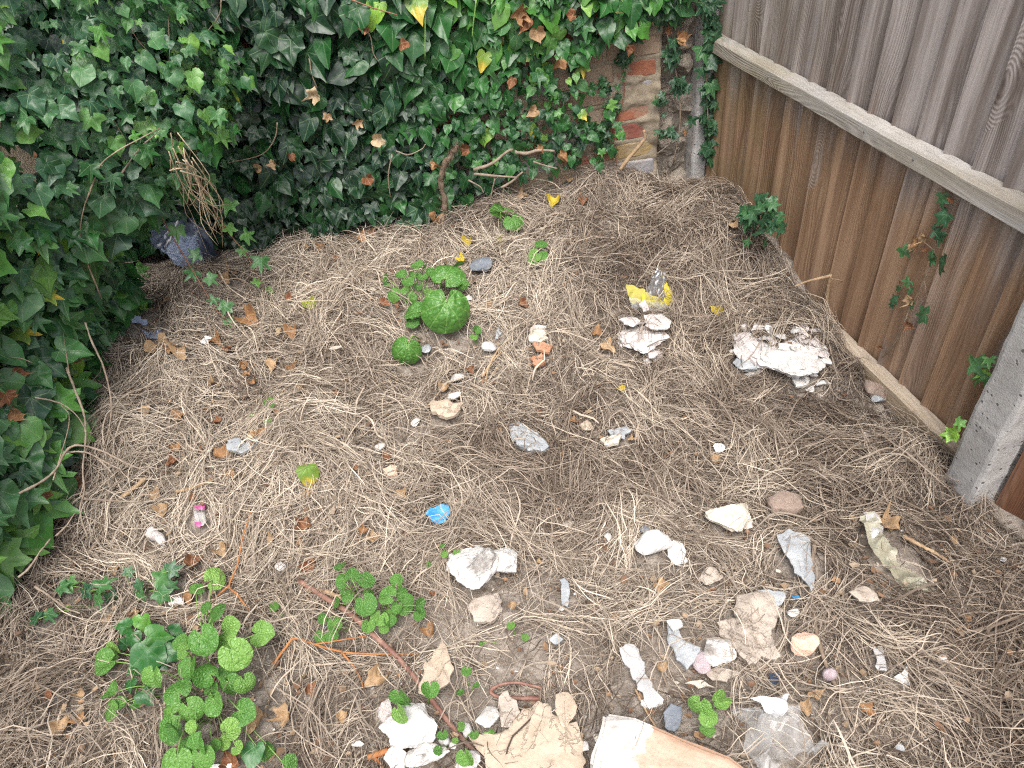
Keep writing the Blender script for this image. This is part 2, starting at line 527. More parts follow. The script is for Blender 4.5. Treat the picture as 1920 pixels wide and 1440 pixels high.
def brick_mat(name, c0, c1, smear=(0.30, 0.25, 0.19), amt=0.55):
    t = NT(name, 0.92, 0.15)
    co = t.coord("Object")
    off = t.node("VectorMath", operation='ADD'); t.l.new(co, off.inputs[0])
    cmb = t.node("CombineXYZ"); r10 = t.math('MULTIPLY', t.rnd(), 30.0)
    for i in range(3): t.l.new(r10, cmb.inputs[i])
    t.l.new(cmb.outputs[0], off.inputs[1]); co = off.outputs[0]
    n1 = t.noise(co, 14, 5); n2 = t.noise(co, 60, 4); n3 = t.noise(co, 9, 6, 0.65)
    col = t.mix(t.step(n1, 0.3, 0.7), c0, c1)
    col = t.mix(t.math('MULTIPLY', t.step(n3, 0.47, 0.60), amt), col, smear)
    col = t.mix(t.math('MULTIPLY', t.step(n2, 0.58, 0.7), 0.35), col, t.mix(1.0, col, (0.5, 0.45, 0.42), 'MULTIPLY'))
    return t.out(col, t.bump(t.math('ADD', n1, t.math('MULTIPLY', n2, 0.7)), 0.9, 0.006))
M['b_red'] = brick_mat("brick_orange_red", (0.36, 0.15, 0.09), (0.27, 0.11, 0.075))
M['b_dark'] = brick_mat("brick_dark_red", (0.28, 0.10, 0.075), (0.20, 0.08, 0.065), amt=0.35)
M['b_yellow'] = brick_mat("brick_yellow", (0.38, 0.28, 0.13), (0.29, 0.21, 0.11))
M['b_grey'] = brick_mat("brick_blue_grey", (0.27, 0.26, 0.28), (0.36, 0.35, 0.36))
M['b_brown'] = brick_mat("brick_buff_brown", (0.27, 0.19, 0.14), (0.34, 0.26, 0.19))
M['mortar'] = plaster_mat("old_mortar", (0.26, 0.215, 0.155), (0.33, 0.28, 0.215), (0.19, 0.155, 0.12), 0.5, 16)
M['rubble_mortar'] = plaster_mat("crumbling_render", (0.33, 0.285, 0.235), (0.23, 0.20, 0.17), (0.13, 0.11, 0.095), 0.7, 18, 12)
M['loose_brick'] = None

def concrete_mat():
    t = NT("concrete", 0.9, 0.2)
    co = t.coord("Object")
    n1 = t.noise(co, 5, 5); n2 = t.noise(co, 60, 4, 0.7); n3 = t.noise(co, 240, 2)
    col = t.mix(t.step(n1, 0.3, 0.7), (0.37, 0.36, 0.35), (0.49, 0.48, 0.47))
    col = t.mix(t.math('MULTIPLY', t.step(n2, 0.5, 0.7), 0.5), col, (0.24, 0.225, 0.21))
    stn = t.noise(t.mapping(co, (6, 6, 1.2)), 1.6, 5)
    col = t.mix(t.math('MULTIPLY', t.step(stn, 0.48, 0.70), 0.45), col, (0.25, 0.235, 0.20))
    pit = t.math('MULTIPLY', t.step(t.vor(co, 55), 0.24, 0.10), t.step(t.noise(co, 22, 2), 0.44, 0.54))
    col = t.mix(t.math('MULTIPLY', pit, 0.8), col, (0.10, 0.09, 0.085))
    h = t.math('SUBTRACT', t.math('ADD', t.math('MULTIPLY', n2, 0.4), t.math('MULTIPLY', n3, 0.25)), t.math('MULTIPLY', pit, 1.2))
    return t.out(col, t.bump(h, 0.7, 0.005))
M['concrete'] = concrete_mat()

def wood_mat(name, brown0, brown1, grey0, grey1, zlo=None, green=0.0, freq=780.0, along='Z', greymix=0.5):
    """weathered softwood: grain lines run along the board and swerve round knots"""
    t = NT(name, 0.82, 0.22)
    sep = t.node("SeparateXYZ", Vector=t.coord("Object"))
    r = t.rnd()
    X = sep.outputs[0]; Z = sep.outputs[2]
    cb = t.node("CombineXYZ")
    t.l.new(t.math('ADD', X, t.math('MULTIPLY', r, 37.0)), cb.inputs[0]); t.l.new(t.math('MULTIPLY', r, 91.0), cb.inputs[1]); t.l.new(t.math('ADD', Z, t.math('MULTIPLY', r, 53.0)), cb.inputs[2])
    v = cb.outputs[0]
    lo = t.noise(t.mapping(v, (5.0, 1, 0.8)), 1.6, 2)
    kd = t.node("TexVoronoi", feature='F1'); t.l.new(t.mapping(v, (8.0, 1, 2.6)), kd.inputs[0]); t.set(kd, "Scale", 1.0)
    knot = t.step(kd.outputs[0], 0.42, 0.02)
    keep = t.step(t.node("SeparateColor", Color=kd.outputs[1]).outputs[0], 0.34, 0.40)
    knot = t.math('MULTIPLY', knot, keep)
    g = t.math('ADD', t.math('MULTIPLY', X, freq), t.math('ADD', t.math('MULTIPLY', lo, 120.0), t.math('MULTIPLY', knot, 85.0)))
    g = t.math('ADD', g, t.math('MULTIPLY', t.noise(t.mapping(v, (60, 1, 1.6)), 1.0, 3), 7.0))
    lines = t.math('ADD', t.math('MULTIPLY', t.math('SINE', t.math('MULTIPLY', g, 6.2832 * 0.16)), 0.5), 0.5)
    lines = t.math('MULTIPLY', lines, t.step(t.noise(t.mapping(v, (14, 1, 1.0)), 1.0, 3), 0.36, 0.66))
    fine = t.noise(t.mapping(v, (420, 1, 9)), 1.0, 3, 0.6)
    str_ = t.noise(t.mapping(v, (30, 1, 1.4)), 1.0, 4)
    brown = t.mix(t.step(str_, 0.36, 0.64), brown0, brown1)
    grey = t.mix(t.step(str_, 0.36, 0.64), grey0, grey1)
    brown = t.mix(t.math('MULTIPLY', r, 0.4), brown, t.mix(1.0, brown, (0.62, 0.58, 0.56), 'MULTIPLY'))
    pn = t.noise(t.mapping(v, (10, 1, 1.1)), 1.0, 4)
    if zlo is not None:
        f = t.step(t.math('ADD', Z, t.math('MULTIPLY', t.math('SUBTRACT', pn, 0.5), 0.55)), zlo - 0.10, zlo + 0.14)
        f = t.math('MAXIMUM', t.math('MULTIPLY', f, 0.92), t.math('MULTIPLY', t.step(pn, 0.5, 0.75), 0.35))
    else:
        f = t.math('MULTIPLY', t.step(pn, 0.3, 0.65), greymix)
    # bleached fibres break out round knots
    f = t.math('MAXIMUM', f, t.math('MULTIPLY', t.step(knot, 0.05, 0.45), 0.55))
    col = t.mix(f, brown, grey)
    if green:
        gm = t.math('MULTIPLY', t.step(t.node("SeparateXYZ", Vector=t.node("NewGeometry").outputs["Position"]).outputs[1], 1.9, 2.65), t.step(t.noise(v, 5, 3), 0.35, 0.6))
        col = t.mix(t.math('MULTIPLY', gm, green), col, (0.20, 0.17, 0.07))
    col = t.mix(t.math('MULTIPLY', lines, 0.55), col, t.mix(1.0, col, (0.48, 0.42, 0.38), 'MULTIPLY'))
    col = t.mix(t.math('MULTIPLY', t.step(fine, 0.45, 0.7), 0.35), col, t.mix(1.0, col, (0.5, 0.47, 0.45), 'MULTIPLY'))
    col = t.mix(t.math('MULTIPLY', t.step(knot, 0.72, 0.9), 0.8), col, (0.07, 0.045, 0.035))
    h = t.math('ADD', t.math('MULTIPLY', lines, -0.6), t.math('MULTIPLY', fine, -0.7))
    return t.out(col, t.bump(h, 0.65, 0.003))
M['board'] = wood_mat("fence_board_wood", (0.27, 0.166, 0.102), (0.43, 0.282, 0.18), (0.21, 0.178, 0.163), (0.45, 0.41, 0.395), 0.62, 0.3)
M['board_far'] = wood_mat("fence_board_reddish", (0.20, 0.095, 0.055), (0.25, 0.13, 0.075), (0.22, 0.17, 0.15), (0.30, 0.26, 0.24), 0.9)
M['rail'] = wood_mat("fence_rail_wood", (0.38, 0.335, 0.265), (0.45, 0.405, 0.335), (0.40, 0.385, 0.37), (0.56, 0.545, 0.53), None, 0.35, 500.0, greymix=1.0)
M['gravel_board'] = wood_mat("kick_board_wood", (0.44, 0.34, 0.23), (0.52, 0.42, 0.30), (0.46, 0.41, 0.35), (0.56, 0.51, 0.45), None, 0.0, 1300.0, greymix=0.6)

def film_mat(name, col, alpha, rough=0.18, trans=0.25):
    t = NT(name, rough, 0.5)
    co = t.coord("Object")
    n = t.noise(co, 25, 4)
    c = t.mix(t.step(n, 0.35, 0.7), col, tuple(v * 0.75 for v in col))
    t.set(t.b, "Base Color", c)
    t.set(t.b, "Normal", t.bump(t.noise(co, 40, 2), 0.3, 0.002))
    tl = t.n.new("ShaderNodeBsdfTranslucent"); t.set(tl, 0, c)
    m1 = t.n.new("ShaderNodeMixShader"); m1.inputs[0].default_value = trans
    t.l.new(t.b.outputs[0], m1.inputs[1]); t.l.new(tl.outputs[0], m1.inputs[2])
    tp = t.n.new("ShaderNodeBsdfTransparent")
    m2 = t.n.new("ShaderNodeMixShader"); t.set(m2, 0, t.math('ADD', alpha - 0.15, t.math('MULTIPLY', t.step(n, 0.3, 0.7), 0.3), clamp=True))
    t.l.new(tp.outputs[0], m2.inputs[1]); t.l.new(m1.outputs[0], m2.inputs[2])
    t.l.new(m2.outputs[0], t.n["Material Output"].inputs[0])
    return t.m
M['bag'] = film_mat("clear_plastic", (0.84, 0.84, 0.83), 0.36, 0.12)
M['bag_white'] = film_mat("white_plastic", (0.82, 0.84, 0.86), 0.88, 0.3)
M['film_green'] = film_mat("grimy_plastic_film", (0.58, 0.56, 0.42), 0.72, 0.35)
M['film_white'] = film_mat("cloudy_plastic_film", (0.72, 0.72, 0.72), 0.8, 0.3)
M['film_blue'] = film_mat("blue_grey_plastic", (0.36, 0.44, 0.62), 0.9, 0.3)
M['film_dark'] = film_mat("black_plastic", (0.05, 0.065, 0.10), 1.1, 0.28, 0.05)
M['blue'] = plain_mat("bright_blue_plastic", (0.03, 0.27, 0.62), (0.12, 0.36, 0.62), 45, 0.4, 0.3, spec=0.5)
M['pink'] = plain_mat("magenta_wrapper", (0.42, 0.08, 0.24), (0.55, 0.20, 0.36), 30, 0.35, 0.3, spec=0.5)
M['yellow'] = plain_mat("yellow_wrapper", (0.56, 0.46, 0.05), (0.62, 0.52, 0.07), 30, 0.35, 0.3, spec=0.5)
M['yellow_dull'] = plain_mat("dull_yellow_wrapper", (0.50, 0.44, 0.09), (0.42, 0.38, 0.11), 30, 0.4, 0.3, spec=0.5)
tS = NT("silver_foil", 0.22, 0.5); tS.set(tS.b, "Metallic", 0.9)
M['silver'] = tS.out((0.72, 0.73, 0.75), tS.bump(tS.noise(tS.coord(), 30, 1), 0.25, 0.003))

# ------------------------------------------------------------------ the ground
def build_ground():
    xs = np.concatenate([[-60, -30, -14, -7, -4, -2.6], np.linspace(-2.0, 2.0, 221), [2.6, 4, 7, 14, 30, 60]])
    ys = np.concatenate([[-60, -30, -14, -7, -3, -1.2], np.linspace(-0.4, 3.4, 211), [4, 6, 10, 18, 34, 60]])
    X, Y = np.meshgrid(xs, ys)
    Z = gz(X, Y)
    V = np.stack([X, Y, Z], -1).reshape(-1, 3)
    nx, ny = len(xs), len(ys)
    i = np.arange(nx * ny).reshape(ny, nx)
    F = np.stack([i[:-1, :-1], i[:-1, 1:], i[1:, 1:], i[1:, :-1]], -1).reshape(-1, 4)
    tag(obj("ground", V, F, M['soil']), "bare grey brown soil showing between the dry grass", None, None, "structure")
build_ground()

# ------------------------------------------------------------------ brick wall at the back
WX, WY = 0.705, 2.78            # right end and face of the wall
TILT = 0.055                    # settled courses climb to the right
def build_wall():
    w = empty("brick_wall", (WX, WY, 0.1))
    tag(w, "old brick wall with mixed red, yellow and grey bricks behind the ivy", "wall")
    def loc(x, y, z): return np.array([x, y, z - 0.1])
    pitch = 0.078
    rg = random.Random(5)
    # per course from the ground up: visible end-brick materials, as the pier shows
    seq = {3: 'b_grey', 4: 'b_yellow', 5: 'b_dark', 6: 'b_red', 7: 'b_grey', 8: 'b_red', 9: 'b_brown', 10: 'b_red', 2: 'b_grey', 1: 'b_brown'}
    variants = {}
    def brickmesh(mk, L, k):
        key = (mk, round(L, 3), k)
        if key in variants: return variants[key]
        V, F = cham_box((-L / 2, 0, -0.0325), (L / 2, 0.10, 0.0325), 0.005)
        r2 = np.random.default_rng(k * 7 + int(L * 1000))
        V = V + r2.uniform(-1, 1, V.shape) * np.array([0.004, 0.0015, 0.003])
        variants[key] = mesh_np("brick", V, F, M[mk], smooth=False)
        return variants[key]
    nb = 0
    for c in range(-1, 21):
        z0 = 0.03 + c * pitch
        x = -0.006 - rg.uniform(0, 0.008)
        header = (c % 2 == 0)
        j = 0
        while x > -2.15:
            L = 0.102 if (header and j % 2 == 0) else 0.212
            if j == 0: L = 0.155 if header else 0.20
            mk = seq.get(c, rg.choice(['b_brown', 'b_red', 'b_grey', 'b_dark'])) if j == 0 else rg.choice(['b_grey', 'b_brown', 'b_brown', 'b_red', 'b_dark', 'b_grey'])
            xc = x - L / 2
            o = link("brick", brickmesh(mk, L, rg.randrange(2)), w)
            o.location = loc(xc, rg.uniform(-0.004, 0.004), z0 + TILT * xc + rg.uniform(-0.003, 0.003))
            o.rotation_euler = (0, -math.atan(TILT) + rg.uniform(-0.012, 0.012), rg.uniform(-0.01, 0.01))
            nb += 1
            x -= L + 0.013; j += 1
            if nb > 298: break
    # mortar bed: lumpy face, mostly recessed, smeared over some of the brick faces
    xs = np.linspace(-2.16, 0.0, 260); zs = np.linspace(-0.25, 1.72, 236)
    X, Z = np.meshgrid(xs, zs)
    cz = (Z - 0.03 - TILT * X) / pitch
    joint = np.abs(cz - np.round(cz)) * 2
    Yf = 0.006 - 0.007 * sstep(0.55, 0.95, joint) * (0.7 + 0.5 * fbm(X * 9, Z * 9, 0, 4)) - 0.010 * sstep(0.05, 0.5, fbm(X * 7, Z * 11, 0, 8, 4)) + 0.0025 * fbm(X * 40, Z * 40, 0, 2)
    edge = sstep(-0.035, -0.002, X)
    Yf = Yf + edge * (-0.010 + 0.006 * fbm(X * 20, Z * 14, 0, 12)) 
    V = np.stack([X, Yf, Z - 0.1], -1).reshape(-1, 3)
    nx, nz = len(xs), len(zs)
    i = np.arange(nx * nz).reshape(nz, nx)
    F = [tuple(q) for q in np.stack([i[:-1, :-1], i[:-1, 1:], i[1:, 1:], i[1:, :-1]], -1).reshape(-1, 4)]
    nV = len(V)
    B = V.copy(); B[:, 1] = 0.215
    # close the right end, the top and the back
    rim = list(i[:, -1]) + list(i[-1, ::-1][1:])
    for a, b in zip(rim[:-1], rim[1:]):
        F.append((a, a + nV, b + nV, b))
    V = np.vstack([V, B])
    c0, c1, c2, c3 = i[0, 0] + nV, i[0, -1] + nV, i[-1, -1] + nV, i[-1, 0] + nV
    F.append((c3, c2, c1, c0))
    obj("mortar", V, F, M['mortar'], w)
    # crumbling infill between the wall end and the concrete post
    r2 = np.random.default_rng(3)
    for k in range(22):
        x = r2.uniform(0.03, 0.17); z = 0.02 + k * 0.075 + r2.uniform(-.01, .01)
        Vr, Fr = rock(r2.uniform(0.11, 0.17), 0.13, r2.uniform(0.075, 0.11), 100 + k, 4, cuts=14, rough=0.14, round_=0.66)
        o = link("stone", mesh_np("stone", Vr, Fr, M['rubble_mortar'], smooth=False), w)
        o.location = loc(0.085 + (x - 0.1) * 0.5, 0.085, z)
    xs = np.linspace(0.0, 0.19, 30); zs = np.linspace(-0.25, 1.72, 200)
    X, Z = np.meshgrid(xs, zs)
    Y2 = 0.055 + 0.02 * fbm(X * 12, Z * 12, 0, 31, 4)
    V2 = np.stack([X, Y2, Z - 0.1], -1).reshape(-1, 3)
    i2 = np.arange(len(V2)).reshape(len(zs), len(xs))
    F2 = np.stack([i2[:-1, :-1], i2[:-1, 1:], i2[1:, 1:], i2[1:, :-1]], -1).reshape(-1, 4)
    o = obj("infill", V2, F2, M['rubble_mortar'], w)
    return w

# ------------------------------------------------------------------ rocks and slabs
_ico = {}
def ico(level):
    if level in _ico: return _ico[level]
    import bmesh
    bm = bmesh.new(); bmesh.ops.create_icosphere(bm, subdivisions=level, radius=1.0)
    bm.verts.ensure_lookup_table()
    V = np.array([v.co[:] for v in bm.verts]); F = np.array([[v.index for v in f.verts] for f in bm.faces])
    bm.free(); _ico[level] = (V, F)
    return _ico[level]

def rock(w, d, h, seed, level=4, cuts=12, rough=0.05, round_=0.78):
    V, F = ico(level)
    V = V.copy(); rg = np.random.default_rng(seed)
    for _ in range(cuts):
        n = nrm(rg.normal(size=3)); dd = rg.uniform(round_ - 0.2, round_ + 0.08)
        t = V @ n - dd
        V = np.where((t > 0)[:, None], V - n * t[:, None] * 0.93, V)
    U = V * 2.0 + rg.uniform(0, 50, 3)
    V = V * (1 + (rough * fbm(U[:, 0] * 1.2, U[:, 1] * 1.2, U[:, 2] * 1.2, seed, 4) + 0.028 * fbm(U[:, 0] * 5, U[:, 1] * 5, U[:, 2] * 5, seed + 7, 3))[:, None])
    V = V / (V.max(0) - V.min(0)) * np.array([w, d, h])
    return V, F

def poly_inside(P, poly):
    x, y = P[:, 0], P[:, 1]; r = np.zeros(len(P), bool)
    n = len(poly)
    for i in range(n):
        x0, y0 = poly[i]; x1, y1 = poly[(i + 1) % n]
        c = ((y0 > y) != (y1 > y)) & (x < (x1 - x0) * (y - y0) / (y1 - y0 + 1e-12) + x0)
        r ^= c
    return r

def slab(poly, thick, seed, dome=0.0, rough=0.25, ragged=0.006, steps=5):
    """broken plate with the given outline (metres, local), ragged edge, uneven top"""
    rg = np.random.default_rng(seed)
    poly = np.asarray(poly, float)
    if np.sum(poly[:, 0] * np.roll(poly[:, 1], -1) - poly[:, 1] * np.roll(poly[:, 0], -1)) < 0: poly = poly[::-1]
    pts = []
    for a, b in zip(poly, np.roll(poly, -1, 0)):
        m = max(2, int(np.linalg.norm(b - a) / 0.008))
        for k in range(m):
            p = a + (b - a) * k / m
            pts.append(p)
    pts = np.array(pts)
    pts = pts + np.stack([vnoise(pts[:, 0] * 70, pts[:, 1] * 70, 0, seed), vnoise(pts[:, 0] * 70, pts[:, 1] * 70, 5, seed)], -1) * ragged
    c = pts.mean(0); n = len(pts)
    sc_ = np.linspace(1, 0, steps + 1)[:-1]
    V = []; F = []
    R = np.abs(pts - c).max()
    for s_ in sc_:
        q = c + (pts - c) * s_
        z = thick / 2 * (1 if s_ < 1 else 0.55) + thick * rough * (fbm(q[:, 0] * 22, q[:, 1] * 22, 0, seed, 3) + 0.35 * fbm(q[:, 0] * 90, q[:, 1] * 90, 0, seed + 4, 2)) + dome * (1 - s_ * s_)
        V.append(np.column_stack([q, z]))
    V.append(np.array([[c[0], c[1], thick / 2 + dome]]))
    for r in range(steps - 1):
        for i in range(n):
            j = (i + 1) % n
            F.append((r * n + i, r * n + j, (r + 1) * n + j, (r + 1) * n + i))
    top = steps * n
    for i in range(n): F.append(((steps - 1) * n + i, (steps - 1) * n + (i + 1) % n, top))
    b0 = top + 1
    q = c + (pts - c) * 0.97
    V.append(np.column_stack([q, np.full(n, -thick / 2)])); V.append(np.array([[c[0], c[1], -thick / 2]]))
    for i in range(n):
        j = (i + 1) % n
        F.append((b0 + i, b0 + j, j, i)); F.append((b0 + j, b0 + i, b0 + n))
    return np.vstack(V), F

wall = build_wall()

# unseen wall added behind the left ivy to block light
def build_left_blocker():
    w = empty("added_light_blocker", (-1.78, 1.6, 0))
    tag(w, "added wall blocking light, unseen behind the ivy on the left", "wall")
    V, F = cham_box((-0.2, -2.0, -0.2), (0, 1.55, 1.75), 0.01)
    obj("blocker_body", V, F, M['mortar'], w)
    V, F = cham_box((-0.23, -2.02, 1.752), (0.03, 1.57, 1.80), 0.01)
    obj("blocker_cap", V, F, M['concrete'], w)
build_left_blocker()

# ------------------------------------------------------------------ timber fence on the right
def fence_mw(n, s, z):
    """local frame: x along the fence towards the camera, y out of the fence face into it, z up"""
    return basis(fw(n, s, z), -FD, FN, np.array([0, 0, 1.0]))

def build_fence(label, s0, s1, mat, name_far=False, gz0=0.05):
    o = empty("timber_fence", (0, 0, 0))
    o.matrix_world = fence_mw(FW, s0, 0)
    tag(o, label, "fence")
    step_ = 0.0985
    L = s0 - s1
    k, x = 0, 0.0
    rg = np.random.default_rng(21 + int(name_far))
    while x < L - 0.01:
        wd = min(0.122, L - x + 0.02)
        zs = np.linspace(-0.06, 1.72 + rg.uniform(-.004, .004), 9)
        th0, th1 = 0.027, 0.006          # thick edge, feathered edge
        bow = rg.uniform(-0.004, 0.004); tw = rg.uniform(-0.003, 0.003); lean = rg.uniform(-0.003, 0.003)
        V = []
        for z in zs:
            t = (z + 0.06) / 1.8
            b = bow * math.sin(math.pi * t)
            e = lean * t
            # thick edge at the far side overlapping the thin edge of the board before it
            prof = [(0.0, -th0 + 0.003), (0.0025, -th0), (wd * 0.5, -(th0 + th1) / 2 - 0.0015), (wd, -th1 * 1.0 - 0.0005), (wd, 0.0), (0.0, 0.0)]
            for (px_, py_) in prof:
                V.append((px_ + e, py_ + b * 0.5 - (0.009 if False else 0) + tw * t, z))
        m = 6; F = []
        for i in range(len(zs) - 1):
            for j in range(m):
                F.append((i * m + j, i * m + (j + 1) % m, (i + 1) * m + (j + 1) % m, (i + 1) * m + j))
        F.append(tuple(range(m))[::-1]); F.append(tuple((len(zs) - 1) * m + j for j in range(m)))
        V = np.array(V)
        # rake the board so that its thick edge rides over the previous thin edge
        V[:, 1] += 0.0 + (V[:, 0]) / 0.0985 * 0.0115 
        b_ = obj("board", V, F, mat, o, smooth=False)
        b_.location = (x, 0, 0)
        x += step_; k += 1
    return o

S_END, S_POST = 2.575, 0.985
fence1 = build_fence("brown featheredge timber fence with a pale rail, right of the rubble", S_END, S_POST - 0.02, M['board'])
def rail(o, x0, x1, z0, z1, y0, y1, mat, seed, name="rail", segs=40):
    rg = np.random.default_rng(seed)
    xs = np.linspace(x0, x1, segs)
    prof = [(y1, z0), (y0 + 0.003, z0), (y0, z0 + 0.003), (y0 + 0.001, z1 - 0.006), (y0 + 0.007, z1), (y1, z1 + 0.011)]
    V = []
    for x in xs:
        wob = 0.0025 * float(fbm(x * 5, 0.3, 0, seed)); w2 = 0.0018 * float(fbm(x * 22, 9.3, 0, seed))
        for k, (y, z) in enumerate(prof):
            V.append((x, z + (w2 if k in (3, 4, 5) else 0) , y + wob))
    V = np.array(V); m = len(prof); F = []
    for i in range(segs - 1):
        for j in range(m):
            F.append((i * m + j, (i + 1) * m + j, (i + 1) * m + (j + 1) % m, i * m + (j + 1) % m))
    F.append(tuple(range(m))); F.append(tuple((segs - 1) * m + j for j in range(m))[::-1])
    # the wood grain runs along local z, so the rail is modelled upright-grained in (height, ., length) axes
    Vl = np.column_stack([V[:, 1], V[:, 2], V[:, 0]])
    c = obj(name, Vl, F, mat, o, smooth=False)
    c.matrix_local = Matrix(((0, 0, 1, 0), (0, 1, 0, 0), (1, 0, 0, 0), (0, 0, 0, 1)))
    return c
fence_rail = rail(fence1, -0.03, S_END - S_POST + 0.06, 0.686, 0.735, -0.056, -0.021, M['rail'], 4)
for nx in (0.93, 1.13, 0.42):
    Vn, Fn = tube([(0, 0, 0), (0, -0.002, 0)], 0.0035, 0.003, 8, n=3)
    nl = obj("nail_head", Vn, Fn, M['slate_dark'], fence_rail); nl.location = (0.712, -0.0565, nx)
rail(fence1, 0.0, S_END - S_POST + 0.06, 1.52, 1.59, -0.062, -0.019, M['rail'], 5)
rail(fence1, 0.0, S_END - S_POST, -0.13, 0.068, -0.052, -0.021, M['gravel_board'], 6, "kick_board")
fence2 = build_fence("reddish brown fence boards in the corner beyond the concrete post", S_POST - 0.105, -0.6, M['board_far'], True)
rail(fence2, 0.0, 1.4, 0.688, 0.727, -0.053, -0.021, M['rail'], 14)

def post(name, label, n0, n1, s0, s1, z0, z1, seed):
    o = empty(name, (0, 0, 0)); o.matrix_world = fence_mw(n0, s1, z0)
    tag(o, label, "post")
    w, d, h = s1 - s0, n1 - n0, z1 - z0
    c = 0.012
    # H-section with slots on both sides for the panels
    sl0, sl1, sd_ = d * 0.62, d * 0.95, 0.018
    prof = [(c, 0), (w - c, 0), (w - 0.003, 0.003), (w, c), (w, sl0), (w - sd_, sl0 + 0.004), (w - sd_, sl1 - 0.004), (w, sl1), (w, d), (0, d), (0, sl1), (sd_, sl1 - 0.004), (sd_, sl0 + 0.004), (0, sl0), (0, c), (0.003, 0.003)]
    zs = np.concatenate([np.linspace(0, h - 0.03, 60), [h - 0.012, h]])
    m = len(prof); V = []
    for k, z in enumerate(zs):
        sc_ = 1.0 if k < len(zs) - 1 else 0.9
        for (x, y) in prof:
            V.append((w / 2 + (x - w / 2) * sc_, d / 2 + (y - d / 2) * sc_, z))
    V = np.array(V)
    V[:, :2] += np.stack([vnoise(V[:, 0] * 60, V[:, 1] * 60, V[:, 2] * 60, seed), vnoise(V[:, 0] * 60, V[:, 1] * 60, V[:, 2] * 60, seed + 3)], -1) * 0.0016 + np.stack([fbm(V[:, 0] * 14, V[:, 1] * 14, V[:, 2] * 14, seed + 5), fbm(V[:, 0] * 14, V[:, 1] * 14, V[:, 2] * 14, seed + 8)], -1) * 0.0022
    F = []
    for i in range(len(zs) - 1):
        for j in range(m):
            F.append((i * m + j, i * m + (j + 1) % m, (i + 1) * m + (j + 1) % m, (i + 1) * m + j))
    F.append(tuple((len(zs) - 1) * m + j for j in range(m)))
    obj("post_shaft", V, F, M['concrete'], o, smooth=False)
    return o
post("concrete_post", "thick pitted grey concrete fence post, cut off by the right edge", 1.300, 1.412, 0.885, 0.985, -0.15, 1.82, 1)
post("concrete_post", "narrow grey concrete post with ivy in the corner beside the bricks", 1.315, 1.405, 2.578, 2.655, 0.05, 1.82, 2)

# ------------------------------------------------------------------ leaves
def leaf_outline(kind):
    if kind == 'lobed':       # five pointed lobes
        half = [(0.0, 1.0), (0.10, 0.78), (0.17, 0.52), (0.40, 0.58), (0.60, 0.55), (0.44, 0.28), (0.42, 0.12), (0.54, -0.10), (0.36, -0.17), (0.16, -0.16), (0.0, 0.0)]
    elif kind == 'star':      # narrow deep lobes
        half = [(0.0, 1.0), (0.09, 0.72), (0.13, 0.45), (0.38, 0.62), (0.58, 0.62), (0.38, 0.30), (0.34, 0.14), (0.56, 0.02), (0.44, -0.13), (0.17, -0.12), (0.0, 0.02)]
    elif kind == 'shallow':   # broad with shallow shoulders
        half = [(0.0, 1.0), (0.14, 0.80), (0.29, 0.62), (0.47, 0.50), (0.56, 0.36), (0.52, 0.15), (0.50, -0.02), (0.38, -0.16), (0.20, -0.18), (0.06, -0.08), (0.0, 0.0)]
    else:                     # ovate, entire
        half = [(0.0, 1.05), (0.09, 0.88), (0.22, 0.70), (0.35, 0.50), (0.43, 0.28), (0.42, 0.08), (0.33, -0.08), (0.20, -0.14), (0.08, -0.09), (0.0, 0.0)]
    return np.array(half + [(-x, y) for (x, y) in half[-2:0:-1]])

def leaf_template(kind, fold, droop, wave, seed, curl=0.0):
    rg = np.random.default_rng(seed)
    o = leaf_outline(kind)
    o = o * (1 + rg.uniform(-0.05, 0.05, (len(o), 1))) + rg.uniform(-0.02, 0.02, o.shape)
    n = len(o); c = np.array([0.0, 0.22])
    ring = c + (o - c) * 0.5
    P = np.vstack([o, ring, c[None]])
    x, y = P[:, 0], P[:, 1]
    z = fold * np.abs(x) - droop * (y - 0.2) ** 2 * np.sign(y - 0.2) * (y > 0.2) - 0.25 * droop * (x ** 2) + wave * vnoise(x * 3.1 + seed, y * 3.1, 0, seed) + curl * (x * x + (y - .3) ** 2)
    V = np.column_stack([x, y, z])
    F = []
    for i in range(n):
        j = (i + 1) % n
        F += [(i, n + i, n + j), (i, n + j, j), (n + i, 2 * n, n + j)]
    F = np.array(F)[:, ::-1]
    return V, F, P.copy()

TPL = {}
for kind in ('lobed', 'star', 'shallow', 'ovate'):
    TPL[kind] = [leaf_template(kind, f, d, w, 10 + i) for i, (f, d, w) in enumerate([(0.18, 0.25, 0.10), (0.05, 0.40, 0.14), (0.32, 0.20, 0.08), (0.12, 0.55, 0.16), (-0.10, 0.35, 0.12), (0.22, 0.10, 0.18)])]
    for V_, F_, U_ in TPL[kind]:
        # normals must face +z
        a, b, c_ = V_[F_[0]]
        if np.cross(b - a, c_ - a)[2] < 0: F_[:] = F_[:, ::-1]

_leafmesh = {}
def leaf_mesh(kind, var, tintq, mat):
    key = (kind, var, tintq, mat)
    if key not in _leafmesh:
        V, F, U = TPL[kind][var]
        _leafmesh[key] = mesh_np("leaf", V, F, M[mat], uv=U, attrs={"tint": np.full(len(V), tintq / 10.0)})
    return _leafmesh[key]

def frames(nv, roll_, down=np.array([0, 0, -1.0])):
    """leaf frames from normals: tip hangs down, rolled about the normal"""
    n = nrm(nv)
    t = down[None] - n * (n @ down)[:, None]
    t = nrm(t + 1e-4)
    b = np.cross(t, n)
    c, s = np.cos(roll_)[:, None], np.sin(roll_)[:, None]
    t2 = nrm(t * c + b * s)
    return np.cross(t2, n), t2, n

